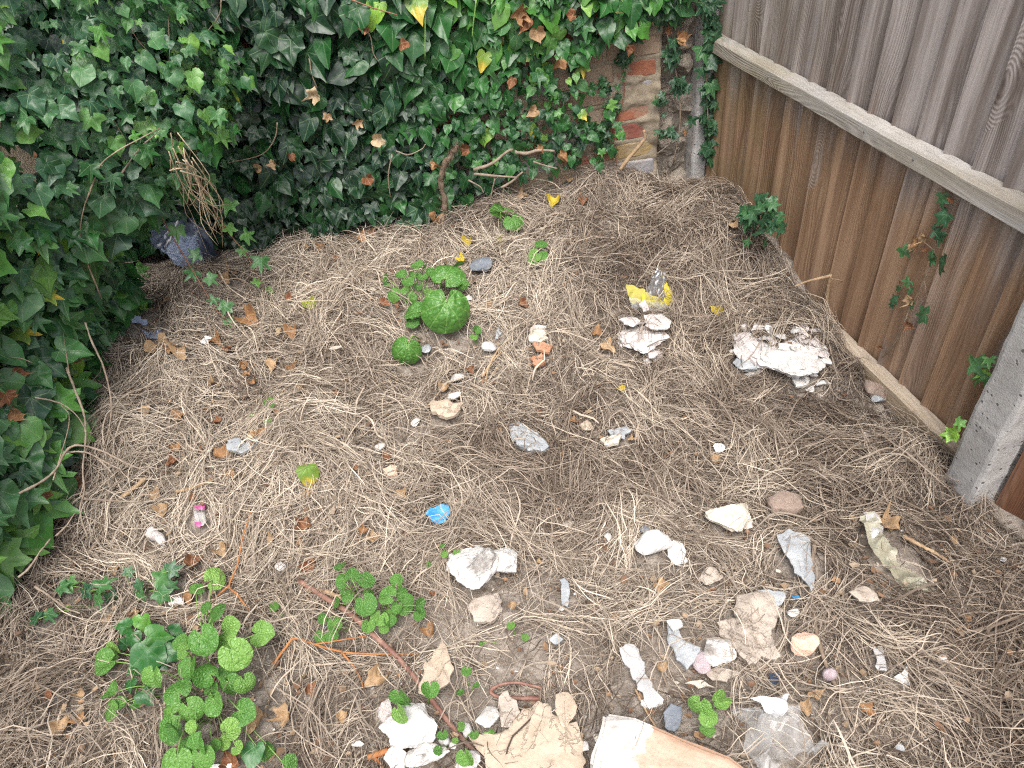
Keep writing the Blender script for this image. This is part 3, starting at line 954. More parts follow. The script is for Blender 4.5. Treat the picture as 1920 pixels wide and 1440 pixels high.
def project(P):
    d = P - CAM
    zf = d @ cF
    a = d @ cR / zf * FPX; b = -(d @ cU) / zf * FPX
    return 960 + a * kc + b * ks, 720 - a * ks + b * kc, zf

def ivy_build(root, pos, nv, roll_, size, kinds, tint, mats, depth, nmax=292, fol_name="foliage"):
    """pos.. arrays; the leaves that show largest become parts, the rest one foliage part"""
    A, B, C = frames(nv, roll_)
    px, py, zf = project(pos)
    vis = (px > -20) & (px < 1940) & (py > -20) & (py < 1460) & (zf > 0.2)
    facing = np.clip(-np.einsum('ij,ij->i', C, nrm(pos - CAM)), 0, 1)
    score = np.where(vis, size / np.maximum(zf, .2) * (0.35 + facing) * np.exp(-depth * 14), 0)
    order = np.argsort(-score)
    sel = np.zeros(len(pos), bool); sel[order[:nmax]] = True
    base = np.array(root.location)
    var = RNG.integers(0, 6, len(pos))
    for i in np.where(sel)[0]:
        o = link("leaf", leaf_mesh(kinds[i], int(var[i]), int(round(float(tint[i]) * 10)), mats[i]), root)
        s = float(size[i])
        o.matrix_local = basis(pos[i] - base, A[i] * s, B[i] * s, C[i] * s)
    groups = {}
    for i in np.where(~sel)[0]:
        groups.setdefault(mats[i], []).append(i)
    for mk, idx in groups.items():
        Vs, Fs, Us, Ts, off = [], [], [], [], 0
        byk = {}
        for i in idx: byk.setdefault((kinds[i], int(var[i])), []).append(i)
        for (k, v), ii in byk.items():
            V, F, U = TPL[k][v]
            ii = np.array(ii)
            W = V[None] * size[ii][:, None, None]
            W = W[..., 0:1] * A[ii][:, None] + W[..., 1:2] * B[ii][:, None] + W[..., 2:3] * C[ii][:, None] + (pos[ii] - base)[:, None]
            Vs.append(W.reshape(-1, 3))
            Fs.append((F[None] + (np.arange(len(ii)) * len(V))[:, None, None]).reshape(-1, 3) + off)
            Us.append(np.tile(U, (len(ii), 1))); Ts.append(np.repeat(tint[ii], len(V)))
            off += len(ii) * len(V)
        o = obj(fol_name, np.vstack(Vs), np.vstack(Fs), M[mk], root, uv=np.vstack(Us), attrs={"tint": np.concatenate(Ts)})
        o["kind"] = "stuff"

def dead_template(seed, kind):
    rg = np.random.default_rng(seed)
    o = leaf_outline(kind)
    c = np.array([0.0, 0.25])
    n = len(o)
    rings = [1.0, 0.75, 0.5, 0.25]
    P = np.vstack([c + (o * (1 + (rg.uniform(-0.08, 0.08, (n, 1)) if r == 1.0 else 0)) - c) * r for r in rings] + [c[None]])
    x, y = P[:, 0], P[:, 1]
    k1, k2 = rg.uniform(1.0, 2.4), rg.uniform(-0.9, 1.2)
    a = rg.uniform(0, 3.14)
    u = x * math.cos(a) + (y - .3) * math.sin(a); w = -x * math.sin(a) + (y - .3) * math.cos(a)
    z = k1 * u * u + k2 * w * w * 0.6 + 0.20 * fbm(x * 2.7 + seed, y * 2.7, 0, seed, 3)
    V = np.column_stack([x * (1 - 0.22 * k1 * np.abs(u)), y * (1 - 0.12 * k1 * np.abs(u)), z])
    V[:, 2] -= V[:, 2].min()
    F = []
    for r in range(len(rings) - 1):
        for i in range(n):
            j = (i + 1) % n
            F += [(r * n + i, (r + 1) * n + i, (r + 1) * n + j), (r * n + i, (r + 1) * n + j, r * n + j)]
    q = (len(rings) - 1) * n
    for i in range(n): F.append((q + i, len(P) - 1, q + (i + 1) % n))
    return V, np.array(F)[:, ::-1], P

DEAD = [dead_template(50 + i, k) for i, k in enumerate(['lobed', 'ovate', 'shallow', 'shallow', 'ovate', 'shallow', 'lobed', 'ovate'])]
_deadmesh = {}
def dead_mesh(v, mat):
    if (v, mat) not in _deadmesh:
        V, F, U = DEAD[v]
        _deadmesh[(v, mat)] = mesh_np("dead_leaf", V, F, M[mat], uv=U)
    return _deadmesh[(v, mat)]

# --- ivy over the back wall
def back_edge(z):
    """right limit (x) of the continuous ivy on the wall face at height z"""
    return np.interp(z, [0.15, 0.28, 0.36, 0.45, 0.55, 0.62, 0.72, 0.78, 0.86, 1.0, 1.8], [0.10, 0.26, 0.51, 0.52, 0.50, 0.45, 0.45, 0.53, 0.78, 0.92, 0.95])

def build_back_ivy():
    root = empty("ivy", (-0.2, 2.74, 0.2))
    tag(root, "dense glossy dark green ivy curtain climbing the back brick wall", "ivy", "ivy")
    N = 5600
    x = RNG.uniform(-1.65, 0.95, N); z = RNG.uniform(0.20, 1.55, N)
    lay = RNG.random(N) ** 0.7
    keep = x < back_edge(z) + 0.07 * vnoise(x * 9, z * 9, 0, 5) - 0.02
    # thinner toward the exposed bricks, sparser at the foot on the right
    dens = 0.55 + 0.45 * sstep(0.0, 0.25, back_edge(z) - x)
    dens *= np.where(x > 0.0, sstep(0.12, 0.45, z + 0.12 * vnoise(x * 6, z * 6, 0, 7)), 1.0)
    dens *= np.where(z > 1.2, 0.6, 1)
    keep &= RNG.random(N) < dens
    x, z, lay = x[keep], z[keep], lay[keep]; N = len(x)
    big = sstep(0.25, -0.35, x) * 0.6 + sstep(0.55, 0.95, z) * 0.6
    thick = 0.035 + 0.10 * sstep(0.5, -0.9, x) + 0.05 * vnoise(x * 2.2, z * 2.2, 0, 14) + 0.03 * sstep(0.6, 1.0, z)
    thick = np.maximum(thick, 0.02)
    y = WY - 0.012 - thick * lay
    depth = thick * (1 - lay)
    size = (0.036 + 0.040 * np.clip(big, 0, 1)) * RNG.uniform(0.5, 1.4, N)
    pos = np.column_stack([x, y, z])
    up = RNG.normal(0.55, 0.35, N); side = RNG.normal(0, 0.38, N)
    nv = np.column_stack([side, -np.ones(N), up])
    roll_ = RNG.normal(0, 0.5, N)
    kinds = np.where(RNG.random(N) < np.where(x > 0.2, 0.45, 0.62), 'ovate', np.where(RNG.random(N) < 0.5, 'shallow', 'lobed'))
    tint = np.clip(RNG.normal(0.44, 0.20, N) + 0.26 * sstep(0.35, 0.9, z) * sstep(-0.7, 0.2, x) - 0.42 * sstep(0.0, -0.6, x) - 0.2 * (1 - lay), 0, 0.88)  # darker to the left: older leaves plus recess shade put into the tint
    fresh = RNG.random(N) < 0.035 * sstep(-0.7, 0.1, x)
    tint = np.where(fresh, RNG.uniform(0.85, 1.0, N), tint)
    mats = np.where(RNG.random(N) < 0.010 * sstep(-0.7, 0.1, x), 'ivy_yellow', np.where(RNG.random(N) < 0.22, 'ivy_matt', 'ivy'))
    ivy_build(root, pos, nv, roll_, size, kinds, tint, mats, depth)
    base = np.array(root.location)
    # dead leaves caught among the living ones
    for k, (px, py, w, mt) in enumerate([q_ for n_, q_ in enumerate([(977, 17, 42, 'dead_orange'), (990, 36, 36, 'dead_brown'), (1005, 57, 34, 'dead_tan'), (1033, 28, 34, 'dead_tan'), (1050, 110, 28, 'dead_orange'), (962, 147, 26, 'dead_brown'),
                                     (1005, 207, 26, 'dead_tan'), (1083, 217, 22, 'dead_orange'), (690, 53, 24, 'dead_brown'), (752, 87, 28, 'dead_brown'), (672, 225, 22, 'dead_tan'), (840, 253, 22, 'dead_tan'),
                                     (808, 308, 24, 'dead_orange'), (687, 333, 26, 'dead_brown'), (880, 280, 26, 'dead_brown'), (928, 327, 20, 'dead_brown'), (1052, 287, 28, 'dead_orange'), (1270, 73, 26, 'dead_orange'),
                                     (597, 175, 34, 'dead_cream'), (433, 107, 30, 'dead_brown'), (480, 312, 24, 'dead_tan'), (508, 308, 22, 'dead_tan'), (545, 290, 22, 'dead_brown'), (520, 340, 20, 'dead_cream'),
                                     (1075, 30, 24, 'dead_brown'), (700, 262, 30, 'dead_cream'), (1010, 275, 24, 'dead_orange'), (575, 320, 18, 'dead_brown'), (1180, 85, 22, 'dead_brown'), (615, 215, 20, 'dead_tan'), (1145, 15, 24, 'dead_orange'), (898, 105, 20, 'dead_brown')]) if n_ % 4 != 3]):
        yy = WY - 0.05 - (0.12 if px < 900 else 0.05)
        p = at_y(px, py, yy)
        s = w * (p - CAM) @ cF / FPX / 1.15
        A, B, C = frames(np.array([[RNG.normal(0, .4), -1, RNG.normal(.4, .3)]]), np.array([RNG.normal(0, .9)]))
        o = link("dead_leaf", dead_mesh(k % 8, mt), root)
        o.matrix_local = basis(p - base, A[0] * s, B[0] * s, C[0] * s)
    # hanging shoots and bare stems
    def yw(px, py, off): return at_y(px, py, WY - off) - base
    stems = [([(640, 10), (690, 60), (700, 100), (715, 122)], 0.14, 'vine'), ([(660, 0), (700, 15), (745, 28)], 0.16, 'vine_red'), ([(893, 0), (888, 40), (885, 70)], 0.13, 'stalk'),
             ([(797, 20), (797, 70), (797, 110)], 0.14, 'stalk'), ([(415, 0), (410, 30), (380, 70)], 0.2, 'vine'), ([(420, 125), (427, 165), (420, 195), (402, 212)], 0.2, 'vine'),
             ([(520, 230), (515, 260), (490, 290), (430, 305)], 0.18, 'vine'), ([(580, 110), (585, 140), (595, 165)], 0.18, 'vine'), ([(480, 350), (510, 360), (535, 365)], 0.15, 'vine'),
             ([(742, 283), (765, 290), (790, 280), (798, 270)], 0.16, 'vine_pale'), ([(735, 290), (728, 330), (732, 370)], 0.16, 'vine'), ([(1050, 270), (1048, 300), (1055, 330)], 0.05, 'vine'),
             ([(1225, 50), (1222, 25), (1228, 0)], 0.03, 'vine'), ([(1160, 330), (1150, 250), (1170, 180), (1165, 110)], 0.012, 'vine_red')]
    for k, (pp, off, mt) in enumerate(stems):
        V, F = tube([yw(a, b, off) for a, b in pp], 0.0028, 0.0016, 5, seed=k, jit=0.1)
        obj("stem", V, F, M[mt], root)
    for k, (pp, off, r) in enumerate([([(965, 285), (985, 288), (1010, 282), (1040, 283)], 0.12, 0.0075), ([(888, 318), (920, 308), (950, 285), (962, 280)], 0.14, 0.007), ([(888, 326), (930, 330), (972, 333)], 0.14, 0.006), ([(940, 352), (960, 340), (980, 322)], 0.15, 0.006), ([(1000, 303), (1020, 310), (1045, 316)], 0.12, 0.004), ([(878, 338), (900, 350), (907, 362)], 0.16, 0.0035), ([(928, 335), (922, 360), (918, 385)], 0.16, 0.003)]):
        V, F = tube([yw(a, b, off) for a, b in pp], r, r * 0.6, 7, seed=k, jit=0.12)
        obj("woody_stem", V, F, M['vine_pale'], root)
    return root
build_back_ivy()

# --- scattered little ivy plants on bricks, post and fence
def small_ivy(label, pts, plane, nout, size, tintm, kinds=('star', 'lobed'), stems=(), dead=(), mat='ivy_matt', seed=1, upw=0.45):
    """pts: list of (px, py, size_px) leaves on a plane; plane(px,py,off) gives world points"""
    rg = np.random.default_rng(seed)
    c = plane(pts[0][0], pts[0][1], 0.0)
    root = empty("ivy_sprig", c)
    tag(root, label, "ivy", "ivy")
    base = np.array([float(v) for v in c])
    for (px, py, w) in pts:
        p = plane(px, py, rg.uniform(0.012, 0.04))
        s = w * ((p - CAM) @ cF) / FPX / 1.05
        nv = np.array([nout + np.array([0, 0, upw]) + rg.normal(0, 0.28, 3)])
        A, B, C = frames(nv, np.array([rg.normal(0, 0.9)]))
        o = link("leaf", leaf_mesh(str(rg.choice(kinds)), int(rg.integers(0, 6)), int(round(np.clip(rg.normal(tintm, 0.12), 0, 1) * 10)), mat), root)
        o.matrix_local = basis(p - base - B[0] * s * 0.35, A[0] * s, B[0] * s, C[0] * s)
    for (px, py, w, mt) in dead:
        p = plane(px, py, 0.02); s = w * ((p - CAM) @ cF) / FPX / 1.1
        A, B, C = frames(np.array([nout + np.array([0, 0, .3]) + rg.normal(0, .3, 3)]), np.array([rg.normal(0, 1.2)]))
        o = link("dead_leaf", dead_mesh(int(rg.integers(0, 8)), mt), root)
        o.matrix_local = basis(p - base, A[0] * s, B[0] * s, C[0] * s)
    for k, (pp, mt, r) in enumerate(stems):
        V, F = tube([plane(a, b, 0.012 + 0.010 * (j % 2)) - base for j, (a, b) in enumerate(pp)], r, r * 0.6, 5, seed=k, jit=0.15)
        obj("stem", V, F, M[mt], root)
    return root

def wallpl(px, py, off): return at_y(px, py, WY - 0.008 - off)
def fencepl(px, py, off): return at_fence(px, py, FW - 0.022 - off)
def postpl(px, py, off): return fw(0, 0, 0) + at_s(px, py, 2.575 - off)
def at_s(px, py, s):
    r = ray(px, py)
    return CAM + r * ((s - CAM @ FD) / (r @ FD))
WN, PN_, FNO = np.array([0, -1.0, 0]), -FD, -FN
rg_ = np.random.default_rng(77)
def cluster(cx, cy, rx, ry, n, w0, w1):
    out = []
    for _ in range(n):
        a, r = rg_.uniform(0, 6.283), math.sqrt(rg_.random())
        out.append((cx + rx * r * math.cos(a), cy + ry * r * math.sin(a), rg_.uniform(w0, w1)))
    return out
small_ivy("clump of small dark ivy leaves stuck on the bare bricks", cluster(1165, 108, 22, 16, 16, 13, 19) + [(1195, 70, 24), (1185, 62, 18), (1180, 85, 14)], wallpl, WN, 1, 0.22, ('lobed', 'shallow'), [([(1150, 120), (1170, 100), (1190, 70)], 'vine', 0.002)], [(1182, 88, 16, 'dead_tan')], seed=2, mat='ivy')
small_ivy("thin straggle of tiny ivy leaves beside the dark red brick", cluster(1128, 165, 22, 18, 12, 9, 17) + cluster(1150, 195, 14, 18, 10, 12, 18) + cluster(1125, 255, 20, 26, 16, 10, 20) + [(1158, 165, 14), (1170, 139, 9), (1168, 150, 8), (1092, 230, 14), (1085, 265, 18), (1070, 255, 16)], wallpl, WN, 1, 0.36, ('lobed', 'shallow', 'ovate'), [([(1110, 290), (1125, 230), (1150, 190), (1168, 140)], 'vine', 0.002)], [(1100, 228, 14, 'dead_orange'), (1080, 214, 16, 'dead_brown')], seed=3, mat='ivy')
small_ivy("ivy with dull star leaves over the crumbling render by the corner post", cluster(1252, 30, 24, 26, 12, 20, 32) + cluster(1262, 105, 14, 22, 8, 20, 30) + cluster(1278, 160, 14, 14, 6, 18, 26) + cluster(1240, 190, 10, 14, 6, 12, 18) + cluster(1250, 245, 20, 30, 9, 10, 18) + cluster(1225, 20, 25, 18, 7, 20, 34), wallpl, WN, 1, 0.30, ('star', 'lobed'), [([(1262, 310), (1275, 230), (1270, 150), (1250, 60)], 'vine', 0.003), ([(1230, 290), (1255, 270), (1282, 240)], 'vine_pale', 0.0025)], [(1270, 74, 28, 'dead_orange'), (1285, 32, 12, 'dead_brown'), (1285, 250, 12, 'dead_orange'), (1258, 55, 16, 'dead_brown')], seed=4)
small_ivy("column of star shaped ivy leaves hanging down the narrow corner post", cluster(1336, 10, 20, 18, 10, 24, 36) + cluster(1334, 60, 12, 26, 10, 22, 32) + [(1320, 100, 38), (1338, 115, 34), (1318, 135, 28), (1328, 90, 24)] + cluster(1332, 160, 11, 16, 8, 18, 30) + cluster(1334, 195, 9, 16, 7, 18, 28) + cluster(1326, 235, 14, 22, 11, 18, 30) + cluster(1334, 285, 13, 24, 12, 18, 32) + [(1296, 228, 24), (1340, 232, 20)], postpl, PN_, 1, 0.36, ('star', 'star', 'lobed'), [([(1335, 310), (1328, 240), (1325, 150), (1322, 60), (1320, 0)], 'vine', 0.003), ([(1290, 310), (1297, 280), (1300, 250)], 'vine_pale', 0.0015)], [(1332, 172, 10, 'dead_orange'), (1329, 272, 16, 'dead_orange'), (1352, 70, 14, 'dead_brown')], seed=5)
small_ivy("bushy little ivy plant at the foot of the fence", cluster(1430, 405, 38, 34, 34, 18, 32) + [(1466, 432, 30), (1395, 395, 22), (1420, 372, 20), (1400, 455, 20), (1432, 455, 18), (1450, 385, 24)], lambda px, py, o: at_fence(px, py, FW - 0.05 - 3.0 * o), FNO, 1, 0.45, ('star', 'lobed'), [([(1420, 440), (1430, 410), (1455, 380)], 'vine', 0.002)], seed=6, upw=0.9)
small_ivy("ivy runner with dead leaves climbing the fence under the rail", [(1768, 375, 30), (1766, 410, 34), (1760, 435, 26), (1764, 448, 26), (1697, 472, 26), (1750, 488, 24), (1765, 497, 38), (1700, 530, 20), (1682, 540, 22), (1675, 562, 20), (1707, 545, 16), (1708, 572, 20), (1730, 590, 34), (1745, 480, 18), (1672, 572, 16)], fencepl, FNO, 1, 0.5, ('star', 'star', 'lobed'), [([(1660, 665), (1690, 620), (1705, 580), (1735, 520), (1752, 470), (1765, 390)], 'vine', 0.0028), ([(1655, 670), (1680, 640), (1700, 600), (1725, 575)], 'vine', 0.0016), ([(1752, 470), (1728, 450), (1715, 440)], 'vine', 0.0016), ([(1730, 500), (1735, 540), (1738, 570)], 'vine', 0.0014)], [(1722, 448, 30, 'dead_orange'), (1735, 440, 22, 'dead_tan'), (1712, 458, 22, 'dead_tan'), (1710, 557, 24, 'dead_tan'), (1702, 612, 24, 'dead_brown'), (1655, 650, 14, 'dead_brown'), (1788, 378, 14, 'dead_brown'), (1742, 470, 14, 'dead_brown')], seed=7)
small_ivy("fresh green ivy sprig poking out halfway up the thick concrete post", [(1835, 685, 40), (1840, 700, 30), (1855, 678, 26), (1833, 712, 24), (1850, 714, 24)], lambda px, py, o: at_fence(px, py, FW - 0.03 - 1.5 * o), FNO, 1, 0.78, ('star', 'lobed'), seed=8, upw=0.8)
small_ivy("bright green ivy sprig at the base of the thick concrete post", [(1780, 815, 28), (1790, 808, 24), (1800, 795, 20), (1770, 818, 20), (1798, 790, 16)], lambda px, py, o: at_fence(px, py, FW - 0.05 - 1.5 * o), FNO, 1, 0.93, ('star', 'lobed'), seed=9, upw=0.8)

# --- big ivy mass on the left
def left_x(y, z):
    b = np.interp(y, [0.6, 0.9, 1.1, 1.25, 1.55, 1.9, 2.2], [-1.52, -1.47, -1.35, -1.33, -1.29, -1.24, -1.20]) + 0.50 * sstep(0.42, 0.95, z) * gauss(y, 2.28, 0.36) + 0.06 * sstep(0.25, 0.7, z) * gauss(y, 1.75, 0.35)
    b = b - 0.46 * gauss(y, 2.52, 0.24) * gauss(z, 0.42, 0.19)
    b = b - 0.14 * gauss(y, 2.0, 0.3) * gauss(z, 0.10, 0.22)
    b = b + 0.075 * fbm(np.asarray(y) * 3.2, np.asarray(z) * 3.2, 0, 40, 2)
    return b

def build_left_ivy():
    root = empty("ivy", (-1.45, 1.9, 0.0))
    tag(root, "big overhanging mass of matt green ivy filling the left side", "ivy", "ivy")
    base = np.array(root.location)
    N = 8200
    y = RNG.uniform(0.2, 2.78, N); z = RNG.uniform(0.0, 1.5, N)
    zg = gz(left_x(y, 0.1), y)
    z = z * 1.0 + zg
    lay = RNG.random(N) ** 0.75
    hollow = gauss(y, 2.5, 0.2) * gauss(z, 0.36, 0.16)
    dens = 1.0 - 0.75 * hollow
    dens *= np.where(z > 1.25, 0.55, 1)
    dens *= sstep(0.2, 0.35, y)
    dens *= 1 - 0.55 * gauss(y, 1.75, 0.35) * sstep(0.30, 0.0, z)
    keep = RNG.random(N) < dens
    # an opening at the foot of the overhang, where the dumped bag lies
    bag = G(352, 490); q0 = np.column_stack([left_x(y, z), y, z]) - bag
    ax_ = nrm(CAM - bag); along = np.clip(q0 @ ax_, -0.05, 0.9)
    rad_ = np.linalg.norm(q0 - along[:, None] * ax_, axis=1)
    keep &= (rad_ > 0.15 + 0.05 * along) | (along > 0.60)
    y, z, lay = y[keep], z[keep], lay[keep]; N = len(y)
    e = 0.01
    x = left_x(y, z)
    gy = (left_x(y + e, z) - left_x(y - e, z)) / (2 * e); gzz = (left_x(y, z + e) - left_x(y, z - e)) / (2 * e)
    dep = 0.24 * (1 - lay)
    pos = np.column_stack([x - dep, y, z])
    nv = np.column_stack([np.ones(N), -gy * 0.6 - 0.35, -gzz * 0.4 + 0.85]) + RNG.normal(0, 0.33, (N, 3))
    roll_ = RNG.normal(0, 0.65, N)
    # nearer the camera the leaves are old and large, the overhang carries small young ones
    small = sstep(0.45, 0.9, z) * gauss(y, 2.35, 0.45)
    size = (0.070 + 0.016 * sstep(1.7, 1.2, y) - 0.024 * small) * (1 - 0.18 * sstep(0.5, 1.1, z)) * RNG.uniform(0.45, 1.3, N)
    kinds = np.where(RNG.random(N) < 0.36, 'lobed', np.where(RNG.random(N) < 0.64, 'shallow', np.where(RNG.random(N) < 0.4, 'star', 'ovate')))
    tint = np.clip(RNG.normal(0.56, 0.20, N) + 0.16 * small - 0.50 * (1 - lay) + 0.20 * sstep(1.9, 1.2, y), 0, 0.9)  # young overhang leaves paler; skylight on them and near leaves put into tint
    tint = np.where((RNG.random(N) < 0.045) & (lay > .6), RNG.uniform(0.86, 1.0, N), tint)
    mats = np.where(RNG.random(N) < 0.008, 'ivy_yellow', np.where(RNG.random(N) < 0.30, 'ivy', 'ivy_matt'))
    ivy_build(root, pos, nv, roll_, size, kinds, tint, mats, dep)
    # dead leaves in the ivy
    for k, (px, py, w, mt) in enumerate([(97, 77, 26, 'dead_yellow'), (60, 280, 28, 'dead_brown'), (128, 195, 20, 'dead_brown'), (325, 445, 20, 'dead_tan'), (20, 700, 34, 'dead_brown'), (12, 740, 40, 'dead_brown'), (20, 770, 40, 'dead_orange'), (130, 675, 26, 'dead_brown'), (105, 855, 30, 'dead_tan'), (70, 935, 30, 'dead_brown'), (6, 545, 24, 'dead_tan'), (135, 905, 26, 'dead_brown'), (232, 440, 18, 'dead_orange'), (170, 160, 16, 'dead_brown')]):
        p = at_x(px, py, -1.31); s = w * ((p - CAM) @ cF) / FPX / 1.15
        A, B, C = frames(np.array([[1, -.4, .6]]) + RNG.normal(0, .3, (1, 3)), np.array([RNG.normal(0, 1.)]))
        o = link("dead_leaf", dead_mesh((k + 3) % 8, mt), root)
        o.matrix_local = basis(p - base, A[0] * s, B[0] * s, C[0] * s)
    # bare woody stems over the front
    def S(px, py, x): return at_x(px, py, x + 0.035) - base
    for k, (pp, r, mt) in enumerate([
        ([(160, 605, -1.22), (172, 640, -1.2), (195, 690, -1.19), (208, 750, -1.18), (205, 800, -1.17), (190, 845, -1.16), (165, 885, -1.15), (150, 930, -1.14)], 0.0055, 'vine_pale'),
        ([(125, 690, -1.27), (140, 730, -1.24), (158, 780, -1.2), (160, 830, -1.17), (155, 880, -1.15), (158, 920, -1.14), (150, 960, -1.13), (165, 1010, -1.12)], 0.0065, 'vine_pale'),
        ([(65, 745, -1.3), (110, 755, -1.26), (140, 775, -1.22), (158, 800, -1.18)], 0.0045, 'vine_pale'),
        ([(35, 925, -1.28), (75, 905, -1.25), (105, 880, -1.22), (122, 848, -1.19), (145, 835, -1.16), (190, 845, -1.1), (240, 870, -1.03), (290, 890, -0.98)], 0.0075, 'vine_pale'),
        ([(120, 848, -1.2), (160, 848, -1.15), (195, 865, -1.1), (225, 880, -1.06)], 0.005, 'vine_pale'),
        ([(155, 935, -1.15), (200, 938, -1.1), (270, 942, -1.02)], 0.007, 'vine_pale'),
        ([(35, 1082, -1.22), (55, 1065, -1.2), (75, 1035, -1.18), (95, 1010, -1.17)], 0.006, 'vine_pale'),
        ([(65, 1100, -1.2), (90, 1115, -1.17), (120, 1138, -1.12), (150, 1150, -1.08)], 0.006, 'vine_pale'),
        ([(105, 1005, -1.18), (125, 985, -1.16), (140, 962, -1.14)], 0.005, 'vine_pale'),
        ([(130, 700, -1.25), (125, 670, -1.27), (118, 620, -1.3)], 0.003, 'vine'),
        ([(20, 670, -1.32), (40, 672, -1.3), (60, 680, -1.28)], 0.003, 'vine'),
        ([(190, 560, -1.24), (150, 440, -1.2), (180, 330, -1.1), (210, 290, -1.03), (300, 240, -.92)], 0.005, 'vine'),
        ([(225, 330, -1.06), (260, 280, -1.0), (300, 245, -0.92)], 0.005, 'vine_pale'),
        ([(100, 900, -1.22), (130, 790, -1.24), (115, 760, -1.26)], 0.0028, 'vine'),
        ([(170, 120, -1.05), (200, 200, -1.03), (240, 270, -1.02)], 0.003, 'vine'), ([(140, 60, -1.08), (170, 90, -1.05), (235, 150, -1.0)], 0.003, 'vine_red'),
        ([(315, 30, -.86), (318, 100, -.87), (312, 180, -.9)], 0.0028, 'vine'), ([(235, 30, -.95), (255, 70, -.93), (290, 110, -.9)], 0.0022, 'vine_red'),
        ([(120, 290, -1.2), (135, 350, -1.23), (145, 425, -1.27)], 0.0018, 'root'), ([(160, 310, -1.18), (175, 345, -1.2)], 0.0016, 'root')]):
        V, F = tube([S(*q) for q in pp], r * 0.5, r * 0.28, 7, seed=k, jit=0.25)
        obj("woody_stem", V, F, M[mt], root)
    # dry aerial roots dangling from the overhang
    rg = np.random.default_rng(8)
    for k in range(26):
        a = at_x(338 + rg.uniform(-22, 24), 268 + rg.uniform(-25, 55), -0.84 + rg.uniform(-.05, .03))
        end = (398 + rg.uniform(-22, 22), 440 + rg.uniform(-70, 45)) if k % 3 else (385 + rg.uniform(-20, 45), 405 + rg.uniform(-30, 40))
        b = at_y(end[0], end[1], 2.12 + rg.uniform(-.05, .05))
        m1 = a * 0.66 + b * 0.34 + rg.normal(0, 0.026, 3); m2 = a * 0.33 + b * 0.67 + rg.normal(0, 0.022, 3)
        V, F = tube([a - base, m1 - base, m2 - base, b - base], rg.uniform(.0009, .0024), 0.0007, 4, n=10, seed=k, jit=0.2)
        obj("dry_root", V, F, M['root'], root)
    # trailing shoots with bright young leaves
    def shoot(pp, leaves, mt='vine_red', r=0.003, tm=0.85):
        pts = [q - base for q in pp]
        V, F = tube(pts, r, r * .5, 5, seed=3, jit=0.1); obj("shoot", V, F, M[mt], root)
        for (p, w) in leaves:
            s = w * ((p - CAM) @ cF) / FPX
            A, B, C = frames(np.array([[.5, -.7, .9]]) + rg.normal(0, .25, (1, 3)), np.array([rg.normal(0, .8)]))
            o = link("leaf", leaf_mesh(str(rg.choice(['lobed', 'star'])), int(rg.integers(0, 6)), int(round(np.clip(rg.normal(tm, .1), 0.4, 1) * 10)), 'ivy_matt'), root)
            o.matrix_local = basis(p - base - B[0] * s * .4, A[0] * s, B[0] * s, C[0] * s)
    A0 = at_y(325, 245, 2.25)
    e1 = G(497, 545, 0.03)
    def mixp(px, py, t): 
        y0 = 2.25 * (1 - t) + e1[1] * t
        return at_y(px, py, y0)
    path = [(325, 245, 0), (350, 290, .1), (378, 345, .25), (405, 400, .4), (432, 440, .6), (460, 475, .8), (485, 520, .93), (497, 545, 1)]
    shoot([mixp(*q) for q in path], [(mixp(*q[:3]), q[3]) for q in [(347, 262, .1, 24), (360, 272, .1, 22), (372, 283, .15, 20), (382, 297, .2, 22), (395, 340, .25, 26), (395, 373, .3, 26), (428, 388, .45, 30), (430, 430, .55, 26), (468, 443, .6, 30), (455, 473, .7, 20), (490, 495, .85, 34), (482, 528, .95, 18), (503, 545, 1, 16)]])
    e2 = G(430, 605, 0.03)
    def mix2(px, py, t): return at_y(px, py, 2.2 * (1 - t) + e2[1] * t)
    path2 = [(275, 345, 0), (290, 375, .15), (310, 420, .3), (345, 480, .5), (375, 530, .7), (405, 580, .9), (428, 605, 1)]
    shoot([mix2(*q) for q in path2], [(mix2(*q[:3]), q[3]) for q in [(262, 352, .05, 34), (288, 372, .15, 30), (298, 425, .25, 32), (332, 438, .35, 30), (320, 385, .25, 30), (362, 478, .5, 26), (358, 515, .6, 28), (397, 525, .75, 24), (398, 565, .85, 20), (422, 578, .95, 26), (430, 605, 1, 20), (295, 335, .1, 36)]], tm=0.66)
    # twigs of young leaves at the edge of the overhang
    for (x0, y0, x1, y1, xx) in [(335, 165, 400, 185, -.86), (340, 190, 405, 200, -.86), (340, 120, 380, 130, -.87), (335, 95, 385, 95, -.86)]:
        a, b = at_x(x0, y0, xx), at_x(x1, y1, xx + .04)
        shoot([a, (a + b) / 2 + [0, 0, .005], b], [(a * (1 - t) + b * t + rg.normal(0, .008, 3), rg.uniform(12, 24)) for t in np.linspace(.1, 1, 7)], tm=0.88, r=0.002)
    return root
build_left_ivy()

